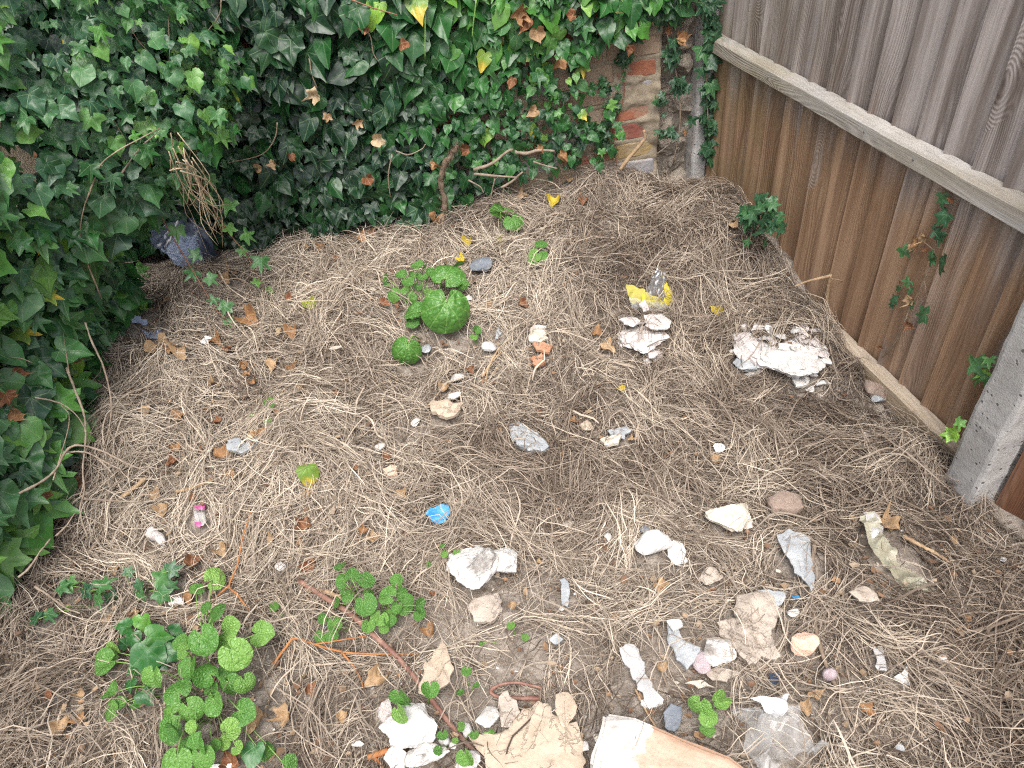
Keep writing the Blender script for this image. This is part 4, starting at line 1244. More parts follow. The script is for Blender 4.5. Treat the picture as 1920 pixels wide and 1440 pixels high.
# ------------------------------------------------------------------ broad leaved plants
def round_leaf(seed, cup, wavy=0.05, fine=None):
    """kidney shaped leaf, stalk at the notch, unit width about 1"""
    rg = np.random.default_rng(seed)
    n = 30 if fine is None else 48
    th = np.linspace(-math.pi + 0.24, math.pi - 0.24, n)          # 0 = tip
    R = 0.56 + 0.05 * np.cos(th) - 0.02 * np.cos(2 * th) + 0.008 * np.sin(th * 7 + seed) + 0.004 * rg.normal(size=n)
    R = R * (1 - 0.10 * sstep(2.5, 3.0, np.abs(th)))
    P = []
    rings = [1.0, 0.86, 0.66, 0.44, 0.22] if fine is None else list(np.linspace(1, 0.08, 13))
    for r in rings: P.append(np.column_stack([np.sin(th) * R * r, np.cos(th) * R * r * 0.92 + 0.12 * r]))
    P = np.vstack(P + [np.zeros((1, 2))])
    x, y = P[:, 0], P[:, 1]
    rad = np.sqrt(x * x + (y - .05) ** 2)
    z = cup * (rad ** 2.2) * 1.5 + wavy * fbm(x * 3 + seed, y * 3, 0, seed, 2) + 0.10 * np.abs(x) * (1 if cup < 0.3 else 0)
    fo = rg.uniform(-0.15, 0.45) * (1 if abs(cup) < 0.5 else 0.2)
    z = z + fo * np.abs(x) + rg.normal(0, 0.18) * x * y * (1 if fine is None else 0.2)
    if fine is not None: z = z + 0.030 * (1 - 2 * np.abs(vnoise(x * 9 + seed, y * 9, 0, seed)))
    asp = rg.uniform(0.84, 1.05)
    k = len(rings); V = np.column_stack([asp * x * (1 - 0.25 * abs(cup) * rad), y * (1 - 0.25 * abs(cup) * rad), z])
    F = []
    for r in range(k - 1):
        for i in range(n - 1):
            F += [(r * n + i, (r + 1) * n + i, (r + 1) * n + i + 1), (r * n + i, (r + 1) * n + i + 1, r * n + i + 1)]
    for i in range(n - 1): F.append(((k - 1) * n + i, len(P) - 1, (k - 1) * n + i + 1))
    F = np.array(F)
    a, b, c = V[F[len(F) // 2]]
    if np.cross(b - a, c - a)[2] < 0: F = F[:, ::-1]
    return V, F, P

FOOT = []    # footprints (x, y, r) that the loose straw leaves clear
def plant(label, leaves, seed, stalk_from=None, mat='crinkle', name="broad_leaved_plant", cat="plant", shape='round', hmul=1.0):
    """leaves: (px, py, width_px, tip angle in the photo in degrees (0 right, 90 down), height m, cup, tint)"""
    rg = np.random.default_rng(seed)
    cx = np.mean([l[0] for l in leaves]); cy = np.mean([l[1] for l in leaves])
    c = G(*(stalk_from or (cx, cy)))
    root = empty(name, c); tag(root, label, cat, "green plants")
    base = np.array([float(v) for v in c])
    for k, (px, py, w, ang, h, cup, tint) in enumerate(leaves):
        h = h + 0.022
        p = G(px, py, h)
        s = w * ((p - CAM) @ cF) / FPX / ((1.02 if seed == 3 else 0.95) if shape == 'round' else 1.0)
        a = math.radians(ang)
        q = at_z(px + 10 * math.cos(a), py + 10 * math.sin(a), p[2])
        tdir = nrm(q - p)
        nvec = nrm(np.array([0, -0.45, 0.9]) + rg.normal(0, 0.33 if w < 50 else 0.14, 3) + 0.22 * tdir)
        tdir = nrm(tdir - nvec * (tdir @ nvec)); sx = np.cross(tdir, nvec)
        if shape == 'round':
            V, F, U = round_leaf(seed * 50 + k, cup, fine=True if w >= 50 else None)
        else:
            V, F, U = TPL[shape][int(rg.integers(0, 6))]
        ti = float(np.clip(tint + rg.normal(0.04, 0.14), 0, 1))
        me = mesh_np("leaf", V, F, M[mat], uv=U, attrs={"tint": np.full(len(V), ti)})
        o = link("leaf", me, root)
        att = p - tdir * s * 0.12
        o.matrix_local = basis(att - base, sx * s, tdir * s, nvec * s)
        FOOT.append((p[0], p[1], s * (0.42 if h < 0.09 else 0.30)))
        # leaf stalk down to the root
        foot = base + (att - base) * np.array([.45, .45, 0]); foot[2] = gz(foot[0], foot[1]) - 0.01
        mid = (att + foot) / 2 + np.array([0, 0, 0.35 * h]) 
        Vt, Ft = tube([foot - base, mid - base, att - base], max(0.0014, s * 0.030), max(0.001, s * 0.022), 5, n=7)
        obj("stalk", Vt, Ft, M['stalk'], root)
    return root

plant("plant with one very large wrinkled domed leaf near the middle", [
    (838, 577, 96, 80, .13, -0.7, .42), (838, 514, 62, -55, .10, -0.5, .42), (858, 500, 26, -30, .08, .3, .3), (866, 532, 26, 60, .06, -.4, .55), (806, 582, 46, 200, .05, -.3, .6), (778, 584, 50, 190, .045, -.35, .4),
    (772, 600, 30, 140, .03, -.3, .3), (820, 607, 28, 100, .03, -.3, .3), (791, 520, 22, 90, .06, .5, .35), (799, 500, 20, -60, .06, .2, .4), (783, 500, 24, 210, .06, .2, .6), (754, 518, 22, 220, .05, .4, .3),
    (764, 528, 22, 30, .05, .0, .55), (805, 512, 20, 0, .05, .2, .45), (738, 553, 28, 180, .03, -.5, .45), (768, 558, 26, 60, .03, -.5, .4), (762, 545, 20, 250, .04, .1, .4), (725, 522, 16, 190, .03, .1, .55), (725, 533, 12, 120, .02, .2, .2),
    (783, 538, 16, 90, .04, .2, .4), (803, 547, 18, 70, .04, .1, .5), (775, 515, 16, 120, .05, .3, .5), (762, 655, 60, 112, .06, -.85, .40)], 3, (800, 590))
plant("large clump of wrinkled round leaves in the near left corner", [
    (381, 1198, 58, 80, .10, -.3, .35), (430, 1178, 44, -20, .09, -.2, .8), (488, 1188, 48, 0, .08, -.45, .55), (440, 1225, 62, 60, .10, -.3, .5), (402, 1150, 42, -40, .09, -.3, .4), (388, 1140, 20, 240, .07, .3, .3), (425, 1190, 26, 40, .07, -.1, .95), (418, 1205, 30, 120, .06, -.2, .75),
    (358, 1250, 42, 120, .05, -.2, .3), (390, 1263, 46, 230, .07, .75, .35), (425, 1260, 34, 60, .05, -.2, .5), (430, 1283, 40, 90, .05, -.3, .4), (460, 1280, 38, 60, .06, -.3, .6), (287, 1268, 46, 120, .06, -.45, .5), (402, 1318, 46, 85, .08, -.35, .5), (333, 1297, 46, 230, .07, -.3, .4),
    (357, 1330, 48, 70, .08, -.4, .4), (320, 1340, 50, 170, .06, -.4, .6), (318, 1368, 50, 130, .05, -.3, .3), (330, 1368, 34, 190, .09, .6, .45), (365, 1362, 26, 140, .08, .7, .6), (455, 1335, 48, 20, .06, -.35, .4), (372, 1398, 44, -60, .08, -.35, .6), (378, 1420, 46, 80, .08, -.3, .55),
    (330, 1428, 56, 110, .08, -.3, .6), (402, 1398, 22, 0, .05, -.1, .4), (430, 1370, 36, -20, .05, .1, .9), (445, 1402, 26, 30, .05, .1, .9), (422, 1392, 22, 150, .04, .1, .85), (345, 1220, 24, 180, .05, .0, .9), (402, 1085, 40, -30, .05, -.3, .65), (375, 1105, 18, 160, .03, .2, .3), (365, 1105, 18, 200, .03, .3, .5),
    (200, 1242, 44, 160, .03, -.2, .65), (213, 1220, 34, 250, .03, -.1, .7), (213, 1298, 30, 200, .04, .2, .5), (208, 1332, 38, 190, .03, -.3, .6), (225, 1320, 24, -40, .03, .1, .55), (340, 1205, 26, 230, .04, -.1, .45), (310, 1222, 20, 150, .03, .3, .3), (398, 1290, 24, 60, .04, .1, .45), (495, 1410, 36, -20, .03, -.2, .55), (540, 1435, 34, 0, .03, -.2, .55), (350, 1405, 34, 180, .04, -.2, .3)], 4, (385, 1270))
plant("bunch of small upright round leaves above the red stalk", [
    (643, 1090, 26, 200, .06, .3, .4), (660, 1080, 28, -60, .07, .2, .5), (684, 1088, 34, 10, .08, .0, .5), (640, 1065, 22, -90, .06, .2, .5), (652, 1115, 26, 150, .05, .0, .45), (683, 1132, 42, 80, .08, -.3, .45), (728, 1117, 36, 200, .09, -.2, .55), (745, 1090, 26, -60, .08, -.1, .5),
    (752, 1112, 22, 0, .07, .2, .4), (763, 1125, 24, 30, .07, .0, .5), (782, 1135, 26, 0, .08, .4, .3), (787, 1150, 22, 60, .06, .1, .6), (745, 1138, 22, 110, .06, .1, .65), (760, 1140, 22, 60, .05, .1, .6), (712, 1158, 28, 110, .05, -.1, .6), (730, 1163, 22, 70, .04, .2, .4), (690, 1172, 26, 90, .05, -.2, .6), (627, 1170, 28, 80, .04, -.2, .5),
    (607, 1160, 20, 190, .03, .0, .5), (600, 1195, 24, 150, .03, -.1, .55), (622, 1190, 24, 60, .03, .0, .5), (635, 1130, 22, 200, .04, .2, .4), (720, 1178, 18, 90, .03, .1, .5), (690, 1110, 20, 90, .05, .1, .4), (735, 1148, 18, 90, .04, .1, .7)], 5, (690, 1150))
plant("pair of bent over leaves beside the yellow leaf at the back", [(935, 397, 32, 200, .05, -.4, .45), (953, 394, 24, -40, .06, -.2, .35), (963, 413, 36, 40, .04, -.45, .55)], 6, (940, 430))
plant("short upright seedling right of the bent over leaves", [(1014, 459, 24, -60, .05, -.1, .45), (1004, 478, 24, 150, .03, .1, .5), (1016, 480, 20, 30, .03, .1, .4), (1000, 490, 16, 120, .02, .0, .4)], 7, (1008, 495))
plant("two leaved seedling standing over the big white plaster lump", [(753, 1305, 42, 110, .09, -.2, .45), (750, 1337, 38, 90, .07, -.3, .7), (806, 1292, 32, 90, .07, .1, .5)], 8, (790, 1318))
plant("seedling with three fresh leaves above the crumpled plastic bag", [(1312, 1322, 44, 110, .05, -.2, .6), (1345, 1312, 34, -20, .05, .1, .75), (1358, 1315, 26, 20, .05, .0, .75), (1325, 1368, 28, 70, .02, .0, .6), (1328, 1345, 30, 70, .03, -.1, .6)], 9, (1330, 1335))
plant("lone heart shaped leaf between the white lump and the tan slab", [(874, 1417, 36, 95, .05, -.1, .6)], 10, (870, 1400))
plant("tiny seedlings among white crumbs right of the white lump", [(830, 1378, 18, 90, .04, .2, .5), (823, 1405, 18, 110, .03, .2, .4), (853, 1387, 12, 90, .03, .1, .8), (863, 1362, 16, 0, .03, .0, .55), (889, 1377, 16, 80, .03, .1, .4), (921, 1372, 12, 0, .02, .1, .6)], 11, (850, 1385))
plant("small green seedling right of the tan triangular slab", [(875, 1258, 18, 100, .05, .2, .4), (862, 1296, 14, 90, .02, .2, .3), (893, 1284, 10, 60, .02, .1, .3)], 12, (875, 1290))
plant("little pair of leaves above the big white plaster rock", [(833, 1038, 14, 90, .03, .1, .7), (856, 1036, 14, 80, .03, .1, .7), (803, 1059, 9, 0, .02, .1, .6), (830, 1025, 10, 250, .02, .2, .5)], 13, (842, 1050))
plant("two tiny leaves right of the large domed leaf", [(893, 619, 16, -80, .03, .0, .7), (890, 632, 16, 90, .02, .1, .6)], 14, (890, 640))
plant("tiny bright weed on the straw left of the middle", [(498, 755, 12, 180, .02, .1, .7), (506, 748, 10, -60, .02, .1, .7), (510, 762, 12, 60, .02, .1, .6), (503, 790, 12, 90, .01, .1, .6), (470, 780, 8, 0, .01, .1, .8)], 15, (503, 765))
plant("pale seedling right of the small grey plaster patch", [(958, 1172, 14, 90, .03, .1, .5), (984, 1194, 14, 90, .02, .1, .7), (902, 1207, 8, 0, .02, .1, .6)], 16, (970, 1190))
plant("small round seedling below the pale wrapper end", [(513, 1137, 16, 60, .02, .0, .7), (530, 1155, 8, 60, .01, .0, .6)], 17, (515, 1145))
plant("glossy ivy shoot creeping over straw left of the big clump", [
    (268, 1160, 34, 110, .04, 0, .6), (283, 1195, 44, 0, .05, 0, .55), (278, 1222, 58, 100, .06, 0, .6), (240, 1175, 30, 180, .03, 0, .7), (250, 1190, 30, 120, .03, 0, .6), (310, 1222, 34, 40, .04, 0, .45), (258, 1250, 28, 150, .02, 0, .5), (270, 1300, 34, 60, .02, 0, .4), (246, 1280, 22, 100, .02, 0, .5), (320, 1185, 30, 0, .03, 0, .6), (252, 1320, 18, 80, .02, 0, .9), (302, 1240, 26, 70, .02, 0, .5), (235, 1210, 22, 200, .02, 0, .5)], 18, (275, 1210), mat='ivy', name="ivy_shoot", cat="ivy", shape='shallow')
plant("ivy runner with glossy lobed leaves above the big clump", [
    (190, 1100, 34, -30, .04, 0, .55), (185, 1120, 30, 120, .03, 0, .6), (165, 1108, 28, 180, .03, 0, .35), (205, 1115, 24, 30, .02, 0, .5), (298, 1085, 34, -20, .05, 0, .7), (320, 1070, 30, -20, .05, 0, .6), (265, 1100, 28, 200, .03, 0, .6), (300, 1112, 34, 60, .04, 0, .7), (262, 1115, 24, 120, .03, 0, .6), (318, 1098, 22, 20, .03, 0, .55), (130, 1090, 26, 90, .03, 0, .6), (90, 1150, 28, 100, .02, 0, .5), (70, 1160, 26, 190, .02, 0, .4), (115, 1100, 26, 40, .03, 0, .5), (240, 1075, 20, -60, .03, 0, .4)], 19, (240, 1110), mat='ivy_matt', name="ivy_shoot", cat="ivy", shape='lobed')
plant("glossy single ivy leaf at the bottom edge by the brown leaf", [(475, 1405, 44, 110, .03, 0, .5)], 20, (475, 1395), mat='ivy_matt', name="ivy_shoot", cat="ivy", shape='shallow')

# ------------------------------------------------------------------ rubble, litter and sticks
def thing_at(name, px, py, V, F, mat, label, cat, yaw=0.0, tilt=(0, 0), sink=0.006, group=None, smooth=False, foot=None, parts=()):
    p = G(px, py, 0.012)
    o = link(name, mesh_np(name, V, F, M[mat] if isinstance(mat, str) else mat, smooth=True, sharp=0.55))
    zmin = float(np.min(np.asarray(V)[:, 2]))
    o.location = (p[0], p[1], float(gz(p[0], p[1])) + 0.022 - zmin - sink)
    o.rotation_euler = (tilt[0], tilt[1], yaw)
    tag(o, label, cat, group)
    r = foot if foot is not None else float(np.max(np.linalg.norm(np.asarray(V)[:, :2], axis=1)))
    FOOT.append((p[0], p[1], r))
    return o

def chunk(px, py, w, h, hm, mat, label, seed, name="plaster_lump", cat="rubble", cuts=12, level=4, rough=0.05, round_=0.78, yaw=0.0, sink=0.008):
    """w, h: extents in photo pixels; hm: height as a share of the width"""
    m = mpp(px, py)
    W = w * m
    # ground depth from the photo height minus what the standing height adds
    a = math.atan2(H - 0.05, np.linalg.norm(G(px, py)[:2]))
    hh = W * hm
    D = max(0.35 * W, (h * m - hh * math.cos(a) * 0.7) / math.sin(a))
    V, F = rock(W, D, hh, seed, 5 if (w > 60 and level == 4) else level, cuts, rough, round_)
    return thing_at(name, px, py, V, F, mat, label, cat, yaw=ROLL + yaw, sink=sink, group="rubble", foot=min(W, D) * 0.5)

def plate(pts, thick, mat, label, seed, name="slab_piece", cat="rubble", tilt=(0, 0), dome=0.0, rough=0.25, ragged=0.006, lift=0.0, group="rubble"):
    """outline in photo pixels, laid on the ground where it stands"""
    cx, cy = np.mean([p[0] for p in pts]), np.mean([p[1] for p in pts])
    c = G(cx, cy, 0.012)
    poly = np.array([(at_z(px, py, c[2]) - c)[:2] for px, py in pts])
    V, F = slab(poly, thick, seed, dome, rough, ragged, 9)
    o = link(name, mesh_np(name, V, F, M[mat], sharp=0.6))
    o.location = (c[0], c[1], float(gz(c[0], c[1])) + 0.022 + thick / 2 + lift)
    o.rotation_euler = (tilt[0], tilt[1], 0)
    tag(o, label, cat, group)
    FOOT.append((c[0], c[1], 0.75 * float(np.sqrt(np.mean(np.sum(poly ** 2, 1))))))
    return o

# the rubble, nearest last
def stained_rock():
    t = NT("stained_plaster", 0.92, 0.12)
    co = t.coord("Object")
    n1 = t.noise(co, 16, 5, 0.6); n2 = t.noise(co, 90, 4, 0.65); n3 = t.noise(co, 30, 5, 0.7)
    col = t.mix(t.step(n1, 0.35, 0.65), (0.68, 0.665, 0.64), (0.56, 0.545, 0.52))
    d = t.node("VectorMath", operation='DISTANCE'); t.l.new(co, d.inputs[0]); d.inputs[1].default_value = (0.012, -0.020, 0.040)
    st = t.step(t.math('ADD', d.outputs["Value"], t.math('MULTIPLY', t.math('SUBTRACT', n3, 0.5), 0.14)), 0.050, 0.022)
    col = t.mix(t.math('MULTIPLY', st, 0.85), col, t.mix(t.step(n2, 0.4, 0.6), (0.17, 0.155, 0.14), (0.30, 0.28, 0.26)))
    col = t.mix(t.math('MULTIPLY', t.step(n3, 0.58, 0.72), 0.4), col, (0.42, 0.36, 0.29))
    m = t.out(col, t.bump(t.math('ADD', n1, n2), 0.9, 0.006))
    k = mpp(908, 1074)
    A, Fa = rock(98 * k, 0.115, 0.090, 23, 5, 14, 0.13, 0.72)
    B, Fb = rock(62 * k, 0.080, 0.060, 27, 5, 12, 0.12, 0.70)
    hol = np.exp(-(((A - [0.0, -0.015, 0.05]) / [0.035, 0.03, 0.035]) ** 2).sum(1)); A = A - hol[:, None] * np.array([0, 0, 0.014])
    B = B + np.array([46 * k, 0.006, -0.012])
    V = np.vstack([A, B]); F = np.vstack([Fa, Fb + len(A)])
    thing_at("plaster_lump", 900, 1078, V, F, m, "big white plaster rock with a grey stained hollow, front centre", "rubble", yaw=ROLL, sink=0.012, group="rubble", foot=0.06)
stained_rock()
plate([(890, 1130), (935, 1118), (945, 1150), (925, 1175), (890, 1172), (880, 1150)], 0.012, 'greytan', "flat grey plaster patch lying under the big white rock", 6)
chunk(1216, 1034, 70, 52, 0.55, 'white', "blocky white lump left of a thin pale flake", 7, cuts=14, rough=0.10, round_=0.66)
plate([(1250, 1028), (1262, 1018), (1284, 1030), (1286, 1060), (1264, 1066), (1252, 1050)], 0.006, 'bright_scrap', "thin pale grey flake touching the blocky white lump", 8, name="plaster_flake")
chunk(1366, 984, 86, 60, 0.42, 'cream', "cream plaster lump beside the flat brown stone", 9, cuts=14, rough=0.13, round_=0.66)
plate([(1435, 945), (1462, 934), (1492, 942), (1505, 962), (1485, 974), (1442, 970)], 0.022, 'stone_brown', "flat brown grey stone right of the cream lump", 10, name="stone", rough=0.15, dome=0.006)
plate([(955, 808), (975, 801), (1010, 825), (1032, 846), (1015, 858), (988, 856), (962, 832)], 0.018, 'slate', "long grey slate piece in the centre of the straw", 11, name="slate_piece", rough=0.12)
plate([(1125, 835), (1148, 824), (1167, 824), (1158, 840), (1132, 845)], 0.012, 'cream', "pale tan flat stone at the centre right", 12, name="stone")
plate([(1138, 813), (1175, 805), (1182, 812), (1170, 828), (1145, 824)], 0.006, 'slate', "thin grey slate sliver behind the pale tan stone", 13, name="slate_piece")
chunk(1100, 803, 22, 22, .5, 'tan', "small tan lump left of the thin grey slate sliver", 14, cuts=8, level=3)
plate([(1452, 1012), (1478, 1000), (1512, 1012), (1520, 1035), (1522, 1095), (1520, 1115), (1490, 1080)], 0.008, 'slate', "pointed grey shard standing out beside a long twig", 15, name="slate_shard", rough=0.2)
plate([(1375, 1130), (1415, 1115), (1440, 1125), (1462, 1150), (1452, 1185), (1440, 1200), (1458, 1240), (1395, 1255), (1370, 1215), (1345, 1195), (1342, 1178), (1378, 1170)], 0.014, 'greytan', "cracked flaking grey plaster slab left of the pink stone", 16, rough=0.5, ragged=0.010)
plate([(1415, 1120), (1440, 1115), (1470, 1125), (1462, 1150), (1440, 1150), (1422, 1140)], 0.006, 'slate', "curled grey flake on top of the cracked plaster slab", 17, name="plaster_flake", lift=0.014, rough=0.3)
plate([(1250, 1178), (1272, 1182), (1282, 1202), (1310, 1220), (1302, 1250), (1288, 1262), (1268, 1245), (1252, 1205)], 0.012, 'slate', "grey slate wedge with a white crust on its tip", 18, name="slate_piece", rough=0.2)
plate([(1252, 1176), (1275, 1172), (1280, 1188), (1262, 1192)], 0.008, 'white', "white crust on the tip of the grey slate wedge", 19, name="plaster_flake", lift=0.012)
chunk(1345, 1226, 62, 58, 0.35, 'white_dirty', "white plaster piece with grey face between slate and cracked slab", 20, cuts=12, rough=0.08)
chunk(1313, 1246, 34, 48, 0.5, 'stone_purple', "oval brown pebble leaning on the grey slate wedge", 21, name="pebble", cuts=3, level=3, rough=0.03, round_=0.95)
plate([(1322, 1268), (1345, 1262), (1378, 1262), (1386, 1272), (1360, 1284), (1335, 1282)], 0.006, 'greytan', "flat pale flake in front of the oval brown pebble", 22, name="plaster_flake")
plate([(1285, 1285), (1310, 1278), (1340, 1292), (1310, 1296)], 0.005, 'cream', "small whitish flake in front of the flat pale flake", 23, name="plaster_flake")
chunk(1503, 1220, 56, 48, 0.68, 'stone_pink', "rounded pale pink stone beside the long twig", 24, name="stone", cuts=14, rough=0.03)
chunk(1551, 1275, 28, 28, 0.95, 'stone_purple', "small round purple grey ball lying on the long twig", 25, name="pebble", cuts=0, level=4, rough=0.02, sink=0.0)
plate([(1676, 1276), (1698, 1258), (1706, 1290), (1690, 1288)], 0.012, 'white', "small white triangular chip on the right", 26, name="plaster_chip")
plate([(1636, 1218), (1648, 1215), (1660, 1245), (1662, 1264), (1645, 1262), (1638, 1240)], 0.004, 'film_white', "cloudy plastic flake left of the white triangular chip", 27, name="plastic_scrap", cat="litter", group="litter")
chunk(1346, 846, 22, 20, 0.6, 'bright_scrap', "small bright white pebble alone right of centre", 28, name="plaster_chip", cuts=9, level=3)
chunk(775, 1375, 108, 90, 0.5, 'white', "large bright white plaster lump at the bottom edge", 30, cuts=20, rough=0.16, round_=0.66, sink=0.01)
chunk(795, 1425, 90, 50, 0.42, 'white_dirty', "dirty grey rubble heap in front of the bright white lump", 31, cuts=16, rough=0.14)
chunk(748, 1430, 44, 60, 0.5, 'white_dirty', "grey white lump at the left foot of the bright white lump", 32, cuts=12, rough=0.12)
chunk(880, 1432, 50, 40, 0.4, 'white_pink', "pale lump wedged between grey heap and tan slab", 33, cuts=12, rough=0.1)
chunk(725, 1338, 28, 42, 0.5, 'white_pink', "pinkish crumbly lump at the left of the bright white lump", 34, cuts=8, rough=0.12)
chunk(915, 1352, 48, 42, 0.5, 'white', "white lump left of the curled tan flake", 35, cuts=14, rough=0.08)
chunk(875, 1372, 20, 28, 0.5, 'white', "narrow white crumb left of the tan slab", 36, cuts=9, level=3, name="plaster_chip")
chunk(908, 1382, 24, 14, 0.4, 'white', "small flat white crumb in front of the white lump", 37, cuts=9, level=3, name="plaster_chip")
chunk(836, 1393, 22, 22, 0.6, 'white', "white crumb touching the right of the bright white lump", 38, cuts=9, level=3, name="plaster_chip")
chunk(850, 1400, 16, 18, 0.6, 'white', "white crumb nearest to the lone heart shaped leaf", 39, cuts=9, level=3, name="plaster_chip")
chunk(672, 1398, 24, 14, 0.4, 'white', "white crumb well left of the bright white lump", 40, cuts=9, level=3, name="plaster_chip")
plate([(884, 1388), (915, 1384), (955, 1374), (972, 1352), (985, 1334), (1012, 1325), (1030, 1330), (1040, 1352), (1062, 1366), (1086, 1366), (1094, 1400), (1100, 1440), (1090, 1475), (1000, 1485), (930, 1475), (905, 1430)], 0.020, 'tan', "large flat tan plaster slab at the bottom centre", 41, rough=0.16, ragged=0.007)
plate([(944, 1312), (958, 1310), (972, 1330), (976, 1352), (962, 1374), (940, 1374), (938, 1345)], 0.007, 'greytan', "curled brown tan flake leaning on the large tan slab", 42, name="plaster_flake", lift=0.018, tilt=(0.12, -0.10))
plate([(1042, 1316), (1064, 1312), (1084, 1342), (1078, 1362), (1062, 1378), (1042, 1350)], 0.007, 'tan', "upright tan flake on the right of the large tan slab", 43, name="plaster_flake", lift=0.020, tilt=(0.10, 0.12))
plate([(835, 1212), (845, 1240), (855, 1275), (835, 1300), (800, 1320), (785, 1310), (798, 1265), (815, 1235)], 0.010, 'tan', "tan triangular plaster slab crossing the red stalk", 44, rough=0.2, lift=0.012)
plate([(1160, 1222), (1190, 1214), (1206, 1240), (1210, 1270), (1222, 1300), (1245, 1320), (1218, 1335), (1195, 1290), (1178, 1262)], 0.006, 'film_white', "grey white ragged plastic strip above the brick", 45, name="plastic_scrap", cat="litter", rough=0.35, ragged=0.006, group="litter")
chunk(1222, 1322, 44, 26, 0.35, 'white', "white crumbly patch at the lower end of the ragged strip", 46, cuts=9, rough=0.16)
plate([(1242, 1342), (1260, 1325), (1278, 1332), (1276, 1365), (1262, 1380), (1243, 1372)], 0.012, 'slate_dark', "dark blue grey slate piece just behind the brick", 47, name="slate_piece", rough=0.2)
chunk(1124, 1388, 24, 20, 0.7, 'cream', "small cream cube of plaster beside the brick end", 48, cuts=8, level=3, name="plaster_chip", round_=0.85)
chunk(1096, 1402, 20, 22, 0.6, 'white', "small white chip between tan slab and brick", 49, cuts=8, level=3, name="plaster_chip")
plate([(1030, 1200), (1045, 1194), (1058, 1205), (1048, 1212), (1040, 1210)], 0.005, 'slate', "little curled grey flake in the lower centre", 50, name="plaster_flake")
plate([(1052, 1095), (1062, 1090), (1072, 1125), (1062, 1145), (1054, 1140)], 0.006, 'slate', "narrow upright grey shard right of the big white rock", 51, name="slate_shard")
def heap(px, py, w, h, hm, mat, label, seed, nfl, flmat, spread=1.0):
    m = mpp(px, py); W = w * m; D = h * m / math.sin(math.atan2(H, np.linalg.norm(G(px, py)[:2])))
    c = G(px, py, 0.01)
    root = empty("plaster_heap", c); tag(root, label, "rubble", "rubble")
    rg = np.random.default_rng(seed)
    V, F = rock(W * .9, D * .9, hm * 2, seed, 5, 18, 0.16)
    o = link("core", mesh_np("core", V, F, M[mat], sharp=0.5), root)
    o.rotation_euler = (0, 0, ROLL)
    for k in range(nfl):
        a, r = rg.uniform(0, 6.283), math.sqrt(rg.random()) * spread
        x, y = r * W / 2 * math.cos(a), r * D / 2 * math.sin(a)
        n = int(rg.integers(5, 8)); R_ = rg.uniform(.012, .030)
        an = np.sort(rg.uniform(0, 6.283, n)); poly = np.column_stack([np.cos(an), np.sin(an) * .8]) * (R_ * rg.uniform(.7, 1.2, (n, 1)))
        Vs, Fs = slab(poly, rg.uniform(.003, .007), seed + k, rg.uniform(-.004, .004), .4, .004, 4)
        o = link("flake", mesh_np("flake", Vs, Fs, M[flmat], sharp=0.6), root)
        zz = float(gz(c[0] + x, c[1] + y)) - c[2] + hm * max(0.0, 1 - r * r) * 0.95 + 0.012
        o.location = (x, y, zz); o.rotation_euler = (rg.normal(0, .35), rg.normal(0, .35), 0)
    FOOT.append((c[0], c[1], min(W, D) * .16))
    return root
# white plaster heaps at the back right
heap(1482, 668, 130, 92, 0.030, 'white', "bright white plaster mound half buried in straw near the fence", 60, 26, 'white')
heap(1420, 655, 86, 72, 0.022, 'white_pink', "pinkish flaky plaster heap left of the bright white mound", 61, 18, 'white_pink')
heap(1525, 648, 46, 54, 0.014, 'white_pink', "flaky white plaster right of the bright white mound", 62, 9, 'white_pink')
chunk(1398, 690, 40, 34, 0.4, 'slate', "grey crumbly lump at the left foot of the flaky heap", 63, cuts=10, rough=0.12)
plate([(1482, 715), (1500, 708), (1518, 716), (1512, 730), (1490, 732)], 0.010, 'white', "small white plaster patch below the bright white mound", 64)
plate([(1520, 690), (1530, 685), (1533, 700), (1522, 700)], 0.008, 'white', "tiny white chip right of the bright white mound", 65, name="plaster_chip")
for k, (pts, mt, lab, lf) in enumerate([
    ([(1156, 606), (1172, 598), (1200, 610), (1206, 622), (1190, 628), (1165, 620)], 'white_pink', "white paint flake nearest to the yellow packet, on the left", .02),
    ([(1200, 602), (1240, 598), (1264, 612), (1258, 632), (1228, 638), (1204, 625)], 'white_pink', "largest white paint flake in front of the yellow packet", .025),
    ([(1165, 632), (1195, 630), (1215, 640), (1200, 655), (1172, 652)], 'white_pink', "mid white paint flake below the two upper ones", .018),
    ([(1210, 662), (1230, 662), (1238, 676), (1226, 684), (1212, 682)], 'white_pink', "separate round white flake below the flake heap", .01),
    ([(1195, 585), (1208, 580), (1218, 598), (1206, 602)], 'white_pink', "narrow pinkish flake touching the yellow packet", .035)]):
    mc = np.mean(pts, 0); pts = [tuple(mc + (np.array(q_) - mc) * 0.8) for q_ in pts]
    plate(pts, 0.005, mt, lab, 70 + k, name="plaster_flake", ragged=0.006, lift=lf * 0.6, tilt=(0.12 * ((k % 3) - 1), 0.15 * ((k % 2) - 0.5)), rough=1.0)
heap(1208, 635, 100, 60, 0.016, 'white_pink', "crumbling white heap under the paint flakes", 76, 12, 'white_pink')
plate([(992, 625), (1008, 618), (1026, 626), (1028, 642), (1012, 650), (994, 645)], 0.010, 'cream', "cream plaster chip behind the brown leaves, upper centre", 80, name="plaster_chip", dome=.006)
chunk(1010, 622, 30, 14, 0.5, 'white_dirty', "dirty white lump behind the cream plaster chip", 81, cuts=10, level=3)
chunk(918, 655, 24, 26, 0.5, 'white', "small oblong white chip left of the cream chip", 82, cuts=8, level=3, name="plaster_chip", yaw=0.6)
plate([(930, 628), (937, 618), (940, 630), (937, 642), (930, 640)], 0.004, 'slate', "sliver of grey plastic above the oblong white chip", 83, name="plastic_scrap", cat="litter", group="litter")
